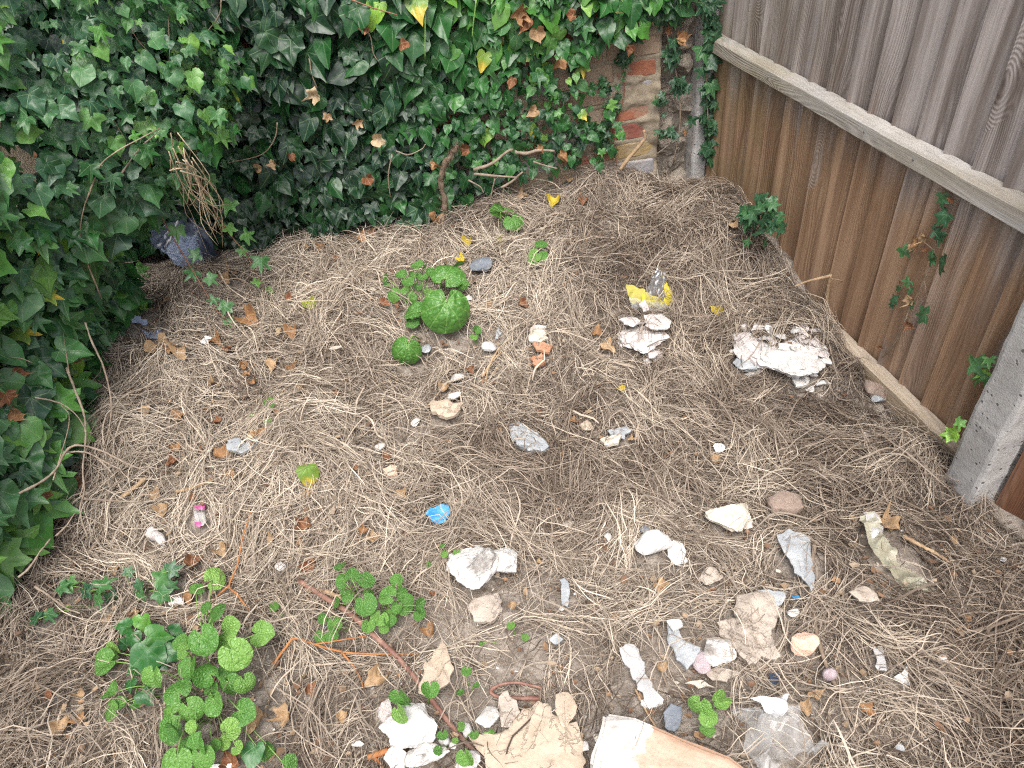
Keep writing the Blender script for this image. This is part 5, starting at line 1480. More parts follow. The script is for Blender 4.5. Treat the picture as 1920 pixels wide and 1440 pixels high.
plate([(800, 768), (815, 758), (845, 760), (868, 765), (862, 780), (840, 795), (818, 790)], 0.014, 'tan', "ragged tan plaster piece left of centre", 84, rough=0.4, ragged=0.012)
chunk(854, 748, 28, 18, 0.5, 'white_dirty', "white lump right behind the ragged tan plaster", 85, cuts=10, level=3)
chunk(858, 712, 26, 20, 0.4, 'white', "white crumb behind the ragged tan plaster, farther back", 86, cuts=10, level=3, name="plaster_chip")
chunk(780, 795, 18, 18, 0.4, 'white_dirty', "pale crumb left of the ragged tan plaster", 87, cuts=10, level=3, name="plaster_chip")
chunk(714, 842, 20, 18, 0.45, 'white', "white crumb behind a reddish dead leaf, left centre", 88, cuts=10, level=3, name="plaster_chip")
plate([(720, 890), (735, 880), (749, 884), (749, 900), (728, 902)], 0.014, 'stone_pink', "flat pinkish stone left of the blue scrap", 89, name="stone", rough=.1)
plate([(430, 835), (450, 828), (465, 838), (488, 830), (485, 842), (455, 858), (432, 850)], 0.012, 'slate', "grey slate chip with dark edge on the left straw", 90, name="slate_piece", rough=.3)
plate([(378, 645), (388, 634), (397, 638), (392, 650), (380, 650)], 0.004, 'bright_scrap', "white scrap beside the big tan leaves on the left", 91, name="plastic_scrap", cat="litter", group="litter")
chunk(528, 1066, 22, 22, 0.5, 'white_dirty', "white crumb right of the thin orange twig", 92, cuts=10, level=3, name="plaster_chip")
chunk(1642, 738, 40, 44, 0.5, 'stone_brown', "pinkish brown stone against the fence kick board", 93, name="stone", cuts=12)
chunk(1647, 752, 26, 18, 0.5, 'slate', "small grey stone in front of the pinkish brown stone", 94, name="stone", cuts=10, level=3)
chunk(1140, 1010, 14, 18, 0.5, 'white', "tiny white crumb left of the blocky white lump", 95, cuts=10, level=3, name="plaster_chip")
chunk(1208, 995, 18, 14, 0.4, 'slate_dark', "tiny dark pebble behind the blocky white lump", 96, name="pebble", cuts=6, level=3)
chunk(1065, 988, 24, 16, 0.5, 'greytan', "pale grey lump at the lower centre straw", 97, cuts=8, level=3)
plate([(1590, 1112), (1612, 1105), (1640, 1118), (1648, 1132), (1612, 1136)], 0.006, 'greytan', "pale pinkish flake left of the grimy film tip", 98, name="plaster_flake")
chunk(1330, 1085, 46, 34, .3, 'greytan', "low grey plaster crumbs above the cracked slab", 99, cuts=12, rough=.15)
chunk(1485, 1152, 24, 16, .4, 'white_dirty', "dirty white crumb right of the curled grey flake", 101, cuts=9, level=3, name="plaster_chip")
plate([(1000, 648), (1020, 652), (1036, 658), (1030, 668), (1005, 665)], 0.012, 'terracotta', "flat terracotta fragment in front of the cream chip", 102, name="tile_fragment")
plate([(995, 680), (1015, 672), (1025, 688), (1005, 695)], 0.012, 'terracotta', "second terracotta fragment, nearer than the first", 103, name="tile_fragment")
chunk(800, 658, 22, 20, .4, 'slate', "grey stone chip right of the drooping single leaf", 104, name="stone", cuts=9, level=3)
chunk(905, 505, 46, 34, .5, 'slate_dark', "dark lump of tar like stone behind the domed leaf", 105, name="stone", cuts=10)
chunk(880, 562, 14, 12, .5, 'white_dirty', "small whitish crumb right of the domed leaf", 106, name="plaster_chip", cuts=9, level=3)
chunk(1390, 860, 10, 10, .5, 'stone_brown', "tiny brown pebble near the bright white pebble", 107, name="pebble", cuts=6, level=3)
chunk(1620, 820, 16, 14, .5, 'white_pink', "small pinkish crumb in straw left of the kick board", 108, name="plaster_chip", cuts=9, level=3)
chunk(1665, 1050, 12, 12, .5, 'white', "tiny white crumb by the grimy film", 109, name="plaster_chip", cuts=9, level=3)
chunk(1880, 1052, 12, 10, .5, 'bright_scrap', "tiny pale scrap at the far right of the straw", 110, name="plaster_chip", cuts=9, level=3)
chunk(1765, 1240, 22, 20, .5, 'white_pink', "pale crumb on the right, past the white triangular chip", 111, name="plaster_chip", cuts=9, level=3)
chunk(1685, 1405, 18, 16, .4, 'slate', "grey crumb right of the crumpled bag near the bottom", 112, name="plaster_chip", cuts=9, level=3)
chunk(630, 655, 24, 10, .3, 'greytan', "pale flat crumb left of the drooping single leaf", 113, name="plaster_chip", cuts=9, level=3)
plate([(280, 1000), (292, 994), (312, 1015), (318, 1030), (300, 1024), (283, 1015)], 0.010, 'white_pink', "pale pinkish shell like shard on the left straw", 114, name="plaster_flake", dome=.01)
plate([(500, 800), (520, 795), (525, 805), (505, 812)], .006, 'greytan', "small greyish chip right of the cream dead leaf", 115, name="plaster_chip")
plate([(315, 1125), (345, 1118), (350, 1138), (325, 1142)], .006, 'white_pink', "pale paper like scrap above the big leaf clump", 116, name="plaster_flake", rough=.6)

# brick with mortar on its end, bottom edge
def loose_brick():
    t = NT("loose_brick", 0.92, 0.15)
    co = t.coord("Object")
    sep = t.node("SeparateXYZ", Vector=co)
    n1 = t.noise(co, 18, 5); n2 = t.noise(co, 90, 4); n3 = t.noise(co, 30, 5)
    col = t.mix(t.step(n1, 0.35, 0.65), (0.46, 0.385, 0.30), (0.42, 0.325, 0.24))
    # orange brick shows along the worn long arrises
    edge = t.step(t.math('ADD', t.math('ABSOLUTE', sep.outputs[1]), t.math('MULTIPLY', n1, 0.02)), 0.052, 0.066)
    side = t.math('MULTIPLY', t.step(sep.outputs[2], 0.020, 0.010), 0.8)
    col = t.mix(t.math('MULTIPLY', t.math('MAXIMUM', edge, side), 0.85), col, (0.36, 0.225, 0.155))
    col = t.mix(t.step(t.math('ADD', sep.outputs[0], t.math('MULTIPLY', t.math('SUBTRACT', n3, 0.5), 0.07)), -0.058, -0.070), col, t.mix(t.step(n3, 0.4, 0.65), (0.62, 0.60, 0.57), (0.46, 0.43, 0.40)))
    col = t.mix(t.math('MULTIPLY', t.step(n2, 0.55, 0.7), 0.35), col, (0.34, 0.24, 0.16))
    m = t.out(col, t.bump(t.math('ADD', n1, n2), 0.6, 0.004))
    ca, cb = G(1180, 1385, 0.05), G(1395, 1475, 0.05)
    import bmesh
    bm = bmesh.new(); bmesh.ops.create_cube(bm, size=1.0)
    bmesh.ops.scale(bm, vec=(0.30, 0.125, 0.06), verts=bm.verts)
    bmesh.ops.bevel(bm, geom=bm.edges[:], offset=0.008, segments=2, affect='EDGES')
    bmesh.ops.subdivide_edges(bm, edges=bm.edges[:], cuts=5, use_grid_fill=True)
    V = np.array([v.co[:] for v in bm.verts]); F = [tuple(v.index for v in f.verts) for f in bm.faces]
    bm.free()
    V = V + 0.0025 * np.stack([fbm(V[:, 0] * 40, V[:, 1] * 40, V[:, 2] * 40, s, 3) for s in (1, 2, 3)], -1)
    chip = np.exp(-(((V - [0.15, 0.06, 0.03]) / 0.03) ** 2).sum(1)) + np.exp(-(((V - [-0.15, 0.06, 0.03]) / 0.025) ** 2).sum(1))
    V = V - chip[:, None] * np.array([0.008, 0.008, 0.012])
    o = link("brick_block", mesh_np("brick_block", V, F, m, smooth=False))
    d = nrm(cb - ca)
    c = G(1262, 1440, 0.06)
    o.location = (c[0], c[1], float(gz(c[0], c[1])) + 0.034)
    o.rotation_euler = (0, 0, math.atan2(d[1], d[0]))
    tag(o, "loose orange brick with white mortar on its left end, bottom edge", "brick")
    FOOT.append((c[0], c[1], 0.10)); FOOT.append((c[0] + d[0] * .1, c[1] + d[1] * .1, 0.07)); FOOT.append((c[0] - d[0] * .1, c[1] - d[1] * .1, 0.07))
loose_brick()

# crumpled sheets: films, bags, wrappers
def sheet(pts, n, amp, freq, seed, lift=0.0, dome=0.0):
    """crumpled sheet filling an outline given in photo pixels"""
    cx, cy = np.mean([p[0] for p in pts]), np.mean([p[1] for p in pts])
    c = G(cx, cy, 0.012)
    poly = np.array([(at_z(px, py, c[2]) - c)[:2] for px, py in pts])
    lo, hi = poly.min(0), poly.max(0)
    xs, ys = np.linspace(lo[0], hi[0], n), np.linspace(lo[1], hi[1], n)
    X, Y = np.meshgrid(xs, ys)
    P = np.column_stack([X.ravel(), Y.ravel()])
    ins = poly_inside(P, poly)
    z = np.zeros(len(P))
    rg = np.random.default_rng(seed)
    for k in range(7):
        a = rg.uniform(0, 6.28); fr = freq * rg.uniform(0.5, 1.8)
        u = (P[:, 0] * math.cos(a) + P[:, 1] * math.sin(a)) * fr + rg.uniform(0, 9) + 0.6 * vnoise(P[:, 0] * fr, P[:, 1] * fr, 0, seed + k)
        tri = np.abs((u % 1.0) * 2 - 1)
        z += tri / (k + 1.5)
    z = (z - z.min()) / (z.max() - z.min()) * amp
    z = z + dome * np.sqrt(np.clip(1 - ((P - (lo + hi) / 2) ** 2 / ((hi - lo) / 2) ** 2).sum(1), 0, 1))
    idx = -np.ones(len(P), int); idx[ins] = np.arange(ins.sum())
    I = np.arange(n * n).reshape(n, n)
    Q = np.stack([I[:-1, :-1], I[:-1, 1:], I[1:, 1:], I[1:, :-1]], -1).reshape(-1, 4)
    Q = Q[ins[Q].all(1)]
    V = np.column_stack([P[ins], z[ins]])
    V[:, :2] += 0.35 * amp * np.stack([fbm(V[:, 0] * freq, V[:, 1] * freq, 1, seed), fbm(V[:, 0] * freq, V[:, 1] * freq, 7, seed)], -1)
    FOOT.append((c[0], c[1], 0.8 * float(np.sqrt(np.mean(np.sum(poly ** 2, 1))))))
    return np.array([c[0], c[1], float(gz(c[0], c[1])) + 0.016 + lift]), V, idx[Q]

def litter(name, pts, mat, label, amp, seed, freq=14, n=34, lift=0.0, cat="litter", extra=(), dome=0.0):
    """extra: further crumpled pieces (part name, outline, material, amp, lift)"""
    c, V, F = sheet(pts, n, amp, freq, seed, lift, dome)
    if not extra:
        o = link(name, mesh_np(name, V, F, M[mat], smooth=False)); o.location = c
        tag(o, label, cat, "litter"); return o
    root = empty(name, c); tag(root, label, cat, "litter")
    obj(extra[0], V, F, M[mat], root, smooth=True, sharp=0.7)
    for k, (nm, p2, m2, a2, l2) in enumerate(extra[1:]):
        c2, V2, F2 = sheet(p2, n, a2, freq, seed + 11 + k, l2, dome * 0.7)
        o = obj(nm, V2, F2, M[m2], root, smooth=True, sharp=0.7); o.location = c2 - c
    return root

litter("plastic_bag", [(1368, 1365), (1385, 1340), (1420, 1345), (1460, 1335), (1490, 1345), (1500, 1375), (1535, 1385), (1566, 1420), (1545, 1442), (1480, 1455), (1410, 1450), (1378, 1425)], 'bag', "crumpled clear plastic bag with a white corner, bottom right of centre", 0.075, 4, 15, 80,
       extra=("bag_film", ("white_corner", [(1395, 1340), (1425, 1345), (1462, 1334), (1462, 1362), (1442, 1385), (1415, 1362)], 'bag_white', 0.03, 0.05), ("torn_fold", [(1440, 1385), (1465, 1350), (1488, 1348), (1490, 1378), (1465, 1400)], 'bag', 0.04, 0.04)))
litter("plastic_film", [(1612, 975), (1635, 968), (1650, 990), (1660, 1020), (1690, 1045), (1690, 1060), (1715, 1075), (1735, 1100), (1762, 1122), (1735, 1122), (1690, 1112), (1668, 1080), (1640, 1050), (1625, 1015)], 'film_green', "long grimy yellowish plastic film lying on straw at right", 0.024, 5, 14, 60,
       extra=("film_sheet", ("white_fold", [(1614, 980), (1640, 972), (1652, 1000), (1655, 1035), (1640, 1042), (1625, 1010)], 'film_white', 0.02, 0.018)))
litter("blue_scrap", [(797, 965), (812, 955), (845, 951), (848, 968), (838, 985), (822, 990), (806, 982)], 'blue', "bright blue plastic scrap in the middle of the straw", 0.016, 6, 16, 22)
litter("pink_wrapper", [(366, 955), (386, 953), (392, 985), (380, 992), (367, 990)], 'film_white', "small pink and clear wrapper on the left straw", 0.012, 7, 16, 22, extra=("clear_end", ("pink_end", [(366, 953), (388, 950), (388, 962), (368, 964)], 'pink', 0.006, 0.008), ("pink_stripe", [(367, 985), (385, 986), (378, 994), (368, 993)], 'pink', 0.005, 0.008)))
litter("plastic_bag", [(295, 470), (320, 450), (370, 446), (400, 462), (408, 490), (396, 520), (350, 530), (308, 518)], 'film_dark', "dark crumpled bag in the hollow under the left ivy", 0.05, 8, 9, 44, dome=0.13, extra=("bag_film", ("blue_face", [(318, 492), (345, 480), (385, 484), (398, 505), (380, 526), (340, 530), (316, 515)], 'film_blue', 0.04, 0.025)))
litter("plastic_bag", [(240, 570), (255, 562), (268, 575), (270, 605), (285, 612), (275, 625), (255, 615), (243, 595)], 'film_blue', "blue grey plastic poking out of the ivy foot, upper piece", 0.06, 9, 9, 24)
litter("plastic_bag", [(270, 628), (290, 622), (312, 630), (308, 645), (285, 648)], 'film_blue', "blue grey plastic scrap behind the big tan leaves", 0.04, 10, 9, 24)
litter("blue_scrap", [(1483, 1118), (1498, 1117), (1500, 1126), (1486, 1125)], 'blue', "tiny blue chip right of the cracked plaster slab", 0.006, 12, 16, 14)
litter("dark_scrap", [(1440, 1270), (1462, 1262), (1468, 1280), (1450, 1292)], 'film_dark', "dark green plastic glinting in a gap of the straw", 0.012, 13, 16, 16)
litter("white_wrapper", [(395, 1432), (440, 1432), (440, 1445), (395, 1448)], 'bright_scrap', "white card edge at the bottom left border", 0.006, 14, 10, 16)

# crisp packet: standing foil peak with yellow printed outside
def crisp_packet():
    b0 = G(1225, 565, 0.02)
    root = empty("crisp_packet", b0); tag(root, "torn yellow packet with shiny silver inside standing on the straw", "packet", "litter")
    base = np.array([float(v) for v in b0]); y0 = base[1]
    def grid(corners, nu, nv, crump, seed, mat, name):
        """bilinear crumpled patch between four photo points with depth offsets"""
        P = [at_y(1225 + (px - 1225) * 1.12, 575 + (py - 575) * 1.12, y0 + dy) - base for (px, py, dy) in corners]
        u, v = np.meshgrid(np.linspace(0, 1, nu), np.linspace(0, 1, nv))
        u, v = u.ravel()[:, None], v.ravel()[:, None]
        V = P[0] * (1 - u) * (1 - v) + P[1] * u * (1 - v) + P[2] * u * v + P[3] * (1 - u) * v
        V = V + np.array([0.3, 1, 0.3]) * (crump * (np.abs(fbm(u * 4, v * 4, 0, seed, 3)) + 0.2 * fbm(u * 9, v * 9, 0, seed + 5, 2)))
        I = np.arange(nu * nv).reshape(nv, nu)
        F = np.stack([I[:-1, :-1], I[:-1, 1:], I[1:, 1:], I[1:, :-1]], -1).reshape(-1, 4)
        obj(name, V, F, M[mat], root, smooth=True)
    grid([(1210, 552, 0.0), (1250, 566, 0.0), (1243, 518, 0.03), (1232, 512, 0.03)], 16, 20, 0.007, 1, 'silver', "silver_inside")
    grid([(1245, 560, -.005), (1274, 574, 0.0), (1252, 545, .02), (1240, 520, .03)], 10, 14, 0.010, 2, 'yellow', "yellow_edge")
    grid([(1240, 570, -.015), (1272, 580, -.01), (1273, 570, 0), (1246, 556, 0)], 10, 8, 0.008, 3, 'yellow', "yellow_corner")
    grid([(1186, 570, -.03), (1244, 582, -.02), (1238, 562, 0.0), (1178, 537, 0.0)], 24, 10, 0.008, 4, 'yellow_dull', "yellow_back")
    grid([(1188, 582, -.05), (1258, 592, -.05), (1250, 574, -.02), (1184, 562, -.03)], 20, 8, 0.010, 5, 'bag', "clear_film")
    grid([(1206, 572, -.034), (1211, 573, -.034), (1212, 556, -.006), (1206, 553, -.006)], 4, 6, 0.002, 6, 'yellow', "printed_band")
    FOOT.append((base[0], base[1], 0.05))
crisp_packet()

# sticks
def stick(pp, r0, r1, mat, label, name="twig", cat="twig", seed=1, jit=0.12, sides=7, branches=(), ridge=0.0, upright=False):
    """pp: (px, py, height above ground)"""
    P = [G(px, py, h + r0) for (px, py, h) in pp]
    base = P[0]
    if upright: P = [at_y(px, py, base[1] - 0.15 * h) for (px, py, h) in pp]; base = P[0]
    if not branches:
        V, F = tube([p - base for p in P], r0, r1, sides, seed=seed, jit=jit, ridge=ridge, n=len(P) * 6)
        o = obj(name, V, F, M[mat]); o.location = base
        tag(o, label, cat, "twigs"); return o
    root = empty(name, base); tag(root, label, cat, "twigs")
    V, F = tube([p - base for p in P], r0, r1, sides, seed=seed, jit=jit, ridge=ridge, n=len(P) * 6); obj("main_stem", V, F, M[mat], root)
    for k, (bp, r) in enumerate(branches):
        Q = [(at_y(px, py, base[1] - 0.15 * h) if upright else G(px, py, h + r0)) - base for (px, py, h) in bp]
        V, F = tube(Q, r, r * .5, 5, seed=seed + k, jit=jit); obj("branch", V, F, M[mat], root)
    return root
stick([(560, 1088, .02), (600, 1115, .025), (655, 1150, .03), (700, 1190, .03), (745, 1232, .02), (785, 1280, .005), (815, 1320, .005), (850, 1365, .005), (890, 1410, .003)], .0068, .005, 'twig_red', "long thick red brown stalk running to the bottom edge", "dry_stalk", "stalk", 2, .05, 9, ridge=.08)
stick([(512, 1245, .01), (535, 1215, .035), (552, 1197, .045), (590, 1208, .04), (640, 1222, .03), (700, 1226, .03), (785, 1226, .012)], .0038, .002, 'twig_orange', "bent bright orange twig across the red stalk", seed=3, branches=[([(640, 1222, .03), (670, 1260, .02), (688, 1310, .01)], .003), ([(590, 1208, .04), (640, 1200, .04), (690, 1192, .03)], .0025)])
stick([(470, 1150, .01), (445, 1115, .03), (430, 1098, .04), (445, 1060, .04), (455, 1010, .05), (470, 960, .04)], .0032, .0015, 'twig_orange', "thin orange twig rising left of the red stalk", seed=4, branches=[([(430, 1098, .04), (400, 1125, .02), (385, 1150, .01)], .003)])
stick([(1527, 1020, .015), (1522, 1065, .012), (1521, 1110, .012), (1530, 1180, .012), (1542, 1225, .01), (1556, 1265, .008), (1575, 1300, .012), (1590, 1335, .012), (1602, 1362, .01)], .0055, .004, 'twig_dark', "long dark twig between pink stone and round ball", seed=5)
stick([(1693, 1005, .02), (1725, 1022, .02), (1755, 1038, .02), (1785, 1058, .01)], .0055, .0035, 'twig_tan', "pale straight stick right of the grimy film", seed=6, jit=.2)
stick([(1012, 1310, .01), (945, 1308, .012), (920, 1298, .02), (935, 1285, .03), (970, 1280, .025), (1015, 1290, .01)], .005, .003, 'twig_red', "short bent reddish twig above the curled tan flake", seed=7)
stick([(1546, 598, .0), (1550, 565, .05), (1553, 540, .09), (1557, 515, .13)], .0065, .0055, 'twig_tan', "broken pale stalk standing by the fence with a bent top", "dry_stalk", "stalk", 8, .08, 8, upright=True, branches=[([(1557, 517, .13), (1535, 522, .11), (1512, 528, .08), (1490, 537, .06)], .005), ([(1557, 522, .12), (1585, 530, .1), (1588, 555, .08), (1570, 600, .05)], .002)])
stick([(1163, 318, .03), (1180, 295, .06), (1200, 272, .10), (1209, 258, .12), (1207, 245, .14)], .008, .006, 'twig_tan', "hooked pale stick leaning on the brick wall foot", "dry_stalk", "stalk", 9, .08, 8, upright=True)
stick([(1168, 312, .02), (1180, 295, .05), (1192, 278, .08)], .007, .004, 'twig_tan', "shorter split stick left of the hooked stick", "dry_stalk", "stalk", 10, .15, upright=True)
stick([(575, 870, .0), (590, 870, .02), (600, 885, .02), (605, 905, .01)], .003, .002, 'twig_tan', "small twig beside the upright green yellow leaf", seed=11)
stick([(905, 705, .03), (915, 690, .04), (925, 670, .05), (938, 650, .05)], .005, .003, 'twig_tan', "stubby brown stem of a dead tuft in the upper centre", "dry_stalk", "stalk", 12, .2, branches=[([(915, 690, .04), (911, 720, .02), (912, 755, .0)], .003), ([(920, 680, .04), (935, 665, .05), (942, 655, .05)], .003)])
stick([(575, 1105, .01), (610, 1110, .015), (650, 1125, .015)], .008, .006, 'twig_tan', "flat tan strip of bark at the top of the red stalk", "bark_strip", "bark", 13, .2)
stick([(690, 1420, .01), (720, 1410, .015), (745, 1404, .015)], .007, .006, 'twig_orange', "short orange stick left of the bright white lump at the bottom", seed=14, branches=[([(700, 1418, .01), (712, 1432, .01), (722, 1446, .005)], .005)])
stick([(330, 922, .02), (360, 915, .025), (400, 900, .02)], .005, .004, 'twig_tan', "straight pale stick from the ivy foot, left", seed=15)
stick([(225, 935, .02), (245, 920, .03), (275, 895, .02)], .008, .006, 'twig_tan', "thick pale stick under the ivy foot, left", seed=16)
stick([(165, 1040, .02), (190, 1005, .02), (208, 975, .02)], .006, .004, 'twig_dark', "grey stick beside the ivy stems, near left", seed=17)
stick([(545, 1140, .01), (528, 1170, .02), (520, 1160, .02), (540, 1095, .03), (552, 1085, .02)], .003, .002, 'twig_dark', "thin grey twig left of the bent orange twig", seed=18)
stick([(1225, 1240, .01), (1240, 1260, .012), (1252, 1288, .01)], .003, .002, 'twig_dark', "dark wire like twig beside the ragged strip", seed=19)
stick([(1218, 1268, .01), (1230, 1300, .012), (1245, 1322, .01)], .003, .002, 'twig_dark', "second dark wire like twig nearer the brick", seed=20)
stick([(1190, 1290, .015), (1210, 1330, .015), (1232, 1368, .01)], .0028, .002, 'twig_tan', "thin pale stalk along the ragged strip", seed=21)
stick([(1822, 577, .0), (1835, 600, .03), (1850, 620, .02)], .002, .0015, 'twig_tan', "thin stem poking up by the thick concrete post", seed=22) if False else None

def hairy_stem():
    pp = [(835, 395, .02), (832, 370, .06), (826, 340, .11), (832, 312, .16), (846, 290, .20), (858, 272, .23)]
    ys = np.linspace(2.50, 2.60, len(pp))
    P = [at_y(a, b, yy) for (a, b, _), yy in zip(pp, ys)]
    base = P[0]
    root = empty("hairy_stem", base); tag(root, "furry brown dead ivy trunk rising against the back ivy", "stem")
    V, F = tube([p - base for p in P], .012, .008, 9, seed=2, jit=.3, n=26); obj("trunk", V, F, M['fuzz'], root)
    rg = np.random.default_rng(5); S = spline([p - base for p in P], 60)
    parts = []
    for k in range(1500):
        p = S[rg.integers(0, 60)]; d = nrm(rg.normal(size=3)); L = rg.uniform(.012, .035)
        a = p + d * .008; b = a + nrm(d + rg.normal(0, .6, 3) - np.array([0, 0, .5])) * L
        s_ = nrm(np.cross(b - a, [0.2, .5, 1])) * .0009
        parts.append((np.array([a - s_, a + s_, b]), [(0, 1, 2)]))
    V, F = merge(parts); o = obj("fuzz", V, F, M['fuzz'], root); o["kind"] = "stuff"
hairy_stem()

# ------------------------------------------------------------------ fallen leaves, each its own thing
LAND = [(908, 1072, "the big white plaster rock"), (825, 970, "the blue plastic scrap"), (838, 575, "the large domed leaf"), (1225, 550, "the yellow packet"), (1470, 665, "the bright white mound"), (318, 655, "the big tan leaf pair"),
        (380, 1230, "the large leaf clump"), (700, 1130, "the bunch of small round leaves"), (992, 832, "the long grey slate piece"), (838, 770, "the ragged tan plaster piece"), (460, 843, "the grey slate chip"), (378, 972, "the pink wrapper"),
        (762, 655, "the drooping single leaf"), (1013, 632, "the cream plaster chip"), (950, 405, "the bent over leaves at the back"), (1503, 1218, "the pale pink stone"), (1551, 1275, "the round purple ball"), (1650, 1040, "the grimy plastic film"),
        (1010, 1380, "the large tan slab"), (660, 1225, "the bent orange twig"), (360, 450, "the dark bag under the ivy"), (840, 330, "the furry stem"), (1430, 410, "the bushy little ivy plant"), (735, 892, "the flat pinkish stone"), (1346, 845, "the bright white pebble"), (500, 760, "the tiny bright weed"), (830, 1260, "the tan triangular slab"), (300, 1010, "the shell like shard"), (600, 1100, "the top of the red stalk")]
_labels = set()
def rel_label(desc, px, py):
    c = sorted(LAND, key=lambda l: math.hypot(l[0] - px, (l[1] - py) * 1.25))
    def where(l):
        dx, dy = px - l[0], py - l[1]
        near = math.hypot(dx, dy)
        w = "just " if near < 70 else ("well " if near > 170 else "")
        if abs(dx) > 1.6 * abs(dy): return w + ("left of " if dx < 0 else "right of ") + l[2]
        if abs(dy) > 1.6 * abs(dx): return w + ("above " if dy < 0 else "below ") + l[2]
        return w + ("above and " if dy < 0 else "below and ") + ("left of " if dx < 0 else "right of ") + l[2]
    for l in c[:6]:
        s = desc + " " + where(l)
        if s not in _labels: _labels.add(s); return s
    _labels.add(s); return s

LEAVES = [(762, 407, 26, 'tan'), (773, 393, 22, 'brown'), (813, 412, 36, 'orange'), (677, 445, 36, 'orange'), (695, 433, 24, 'brown'), (1038, 377, 34, 'yellow'), (1095, 373, 24, 'brown'), (1063, 335, 20, 'tan'), (878, 451, 28, 'yellow'), (935, 447, 22, 'yellowgreen'), (980, 366, 30, 'tan'),
          (299, 655, 54, 'tan'), (337, 657, 44, 'tan'), (328, 668, 30, 'orange'), (427, 523, 40, 'tan'), (467, 597, 50, 'orange'), (522, 620, 18, 'cream'), (547, 618, 34, 'orange'), (407, 637, 34, 'orange'), (430, 655, 28, 'brown'), (455, 680, 20, 'orange'), (465, 697, 26, 'orange'), (475, 712, 22, 'orange'),
          (543, 688, 34, 'orange'), (512, 680, 30, 'tan'), (337, 775, 32, 'orange'), (277, 775, 24, 'tan'), (405, 787, 20, 'brown'), (470, 816, 26, 'cream'), (488, 808, 34, 'orange'), (413, 848, 36, 'orange'), (323, 838, 28, 'orange'), (373, 843, 20, 'brown'), (322, 863, 28, 'brown'), (433, 887, 22, 'orange'), (572, 922, 20, 'tan'), (515, 770, 18, 'orange'),
          (290, 923, 30, 'tan'), (302, 953, 32, 'tan'), (580, 570, 34, 'yellowgreen'), (733, 505, 14, 'brown'), (745, 567, 18, 'brown'), (718, 567, 26, 'brown'), (915, 568, 22, 'orange'), (980, 565, 24, 'brown'), (1120, 621, 28, 'orange'), (830, 725, 26, 'tan'), (664, 802, 20, 'orange'), (722, 852, 24, 'brown'), (663, 875, 16, 'brown'), (750, 925, 30, 'tan'),
          (1077, 788, 22, 'orange'), (1163, 727, 20, 'yellow'), (1137, 650, 34, 'tan'), (935, 805, 18, 'tan'), (1343, 579, 26, 'yellow'), (1340, 860, 26, 'tan'), (865, 484, 24, 'yellow'), (567, 980, 38, 'brown'), (412, 1032, 32, 'tan'), (363, 1050, 34, 'brown'), (507, 1008, 24, 'tan'), (578, 1057, 38, 'brown'), (150, 1295, 34, 'tan'), (147, 1343, 34, 'orange'), (115, 1357, 40, 'tan'),
          (202, 1160, 30, 'tan'), (250, 1145, 26, 'tan'), (355, 1117, 28, 'orange'), (480, 1353, 50, 'tan'), (530, 1337, 44, 'tan'), (430, 1425, 44, 'brown'), (213, 1068, 24, 'tan'), (758, 1002, 28, 'brown'), (700, 1268, 46, 'tan'), (807, 1177, 40, 'orange'), (700, 1007, 30, 'tan'), (1663, 977, 52, 'tan'), (1528, 1302, 30, 'tan'), (1510, 1325, 36, 'tan'), (1627, 1327, 30, 'orange'),
          (575, 463, 18, 'tan'), (600, 460, 26, 'orange'), (630, 480, 20, 'brown'), (390, 705, 24, 'tan'), (560, 720, 18, 'tan'), (630, 735, 20, 'brown'), (880, 690, 24, 'brown'), (410, 330, 16, 'tan'), (1345, 1200, 14, 'brown'), (1240, 1250, 30, 'tan'), (960, 1130, 20, 'tan'), (1240, 1095, 36, 'tan'), (680, 990, 22, 'orange'), (810, 1110, 18, 'brown'), (1010, 1050, 16, 'tan'), (360, 930, 20, 'brown'),
          (1600, 970, 16, 'tan'), (1790, 1010, 18, 'tan'), (1010, 770, 16, 'brown'), (1185, 820, 16, 'tan'), (540, 560, 22, 'brown'), (1375, 420, 22, 'tan'), (640, 420, 20, 'brown'), (560, 1010, 22, 'orange'), (1800, 1180, 20, 'tan'), (640, 1340, 26, 'tan'), (660, 1150, 24, 'tan'), (580, 1290, 30, 'brown'), (90, 1300, 24, 'brown')]
ADJ = {'tan': ["dry tan leaf", "crumpled tan leaf", "flat tan leaf"], 'brown': ["dark brown dead leaf", "curled brown leaf", "shrivelled brown leaf"], 'orange': ["orange brown dead leaf", "curled orange brown leaf", "rust coloured leaf"], 'cream': ["pale cream dead leaf"] * 3, 'yellow': ["bright yellow fallen leaf"] * 3, 'yellowgreen': ["yellow green fallen leaf"] * 3}
rgl = np.random.default_rng(3)
for k, (px, py, w, c) in enumerate(LEAVES):
    w = w * 0.88
    p = G(px, py, 0.03)
    s = w * ((p - CAM) @ cF) / FPX / 1.05
    v = int(rgl.integers(0, 8))
    o = link("fallen_leaf", dead_mesh(v, 'dead_' + c))
    yaw = rgl.uniform(0, 6.28)
    nvec = nrm(np.array([rgl.normal(0, .22), -0.25 + rgl.normal(0, .22), 1.0]))
    t = nrm(np.array([math.cos(yaw), math.sin(yaw), 0])); t = nrm(t - nvec * (t @ nvec)); sx = np.cross(t, nvec)
    o.matrix_world = basis(np.array([p[0], p[1], float(gz(p[0], p[1])) + 0.018]) - t * s * .3, sx * s, t * s, nvec * s)
    size = "small " if w < 22 else ("large " if w > 42 else "")
    tag(o, rel_label(size + ADJ[c][k % 3], px, py), "leaf", "fallen leaves")
    FOOT.append((p[0], p[1], s * .35))
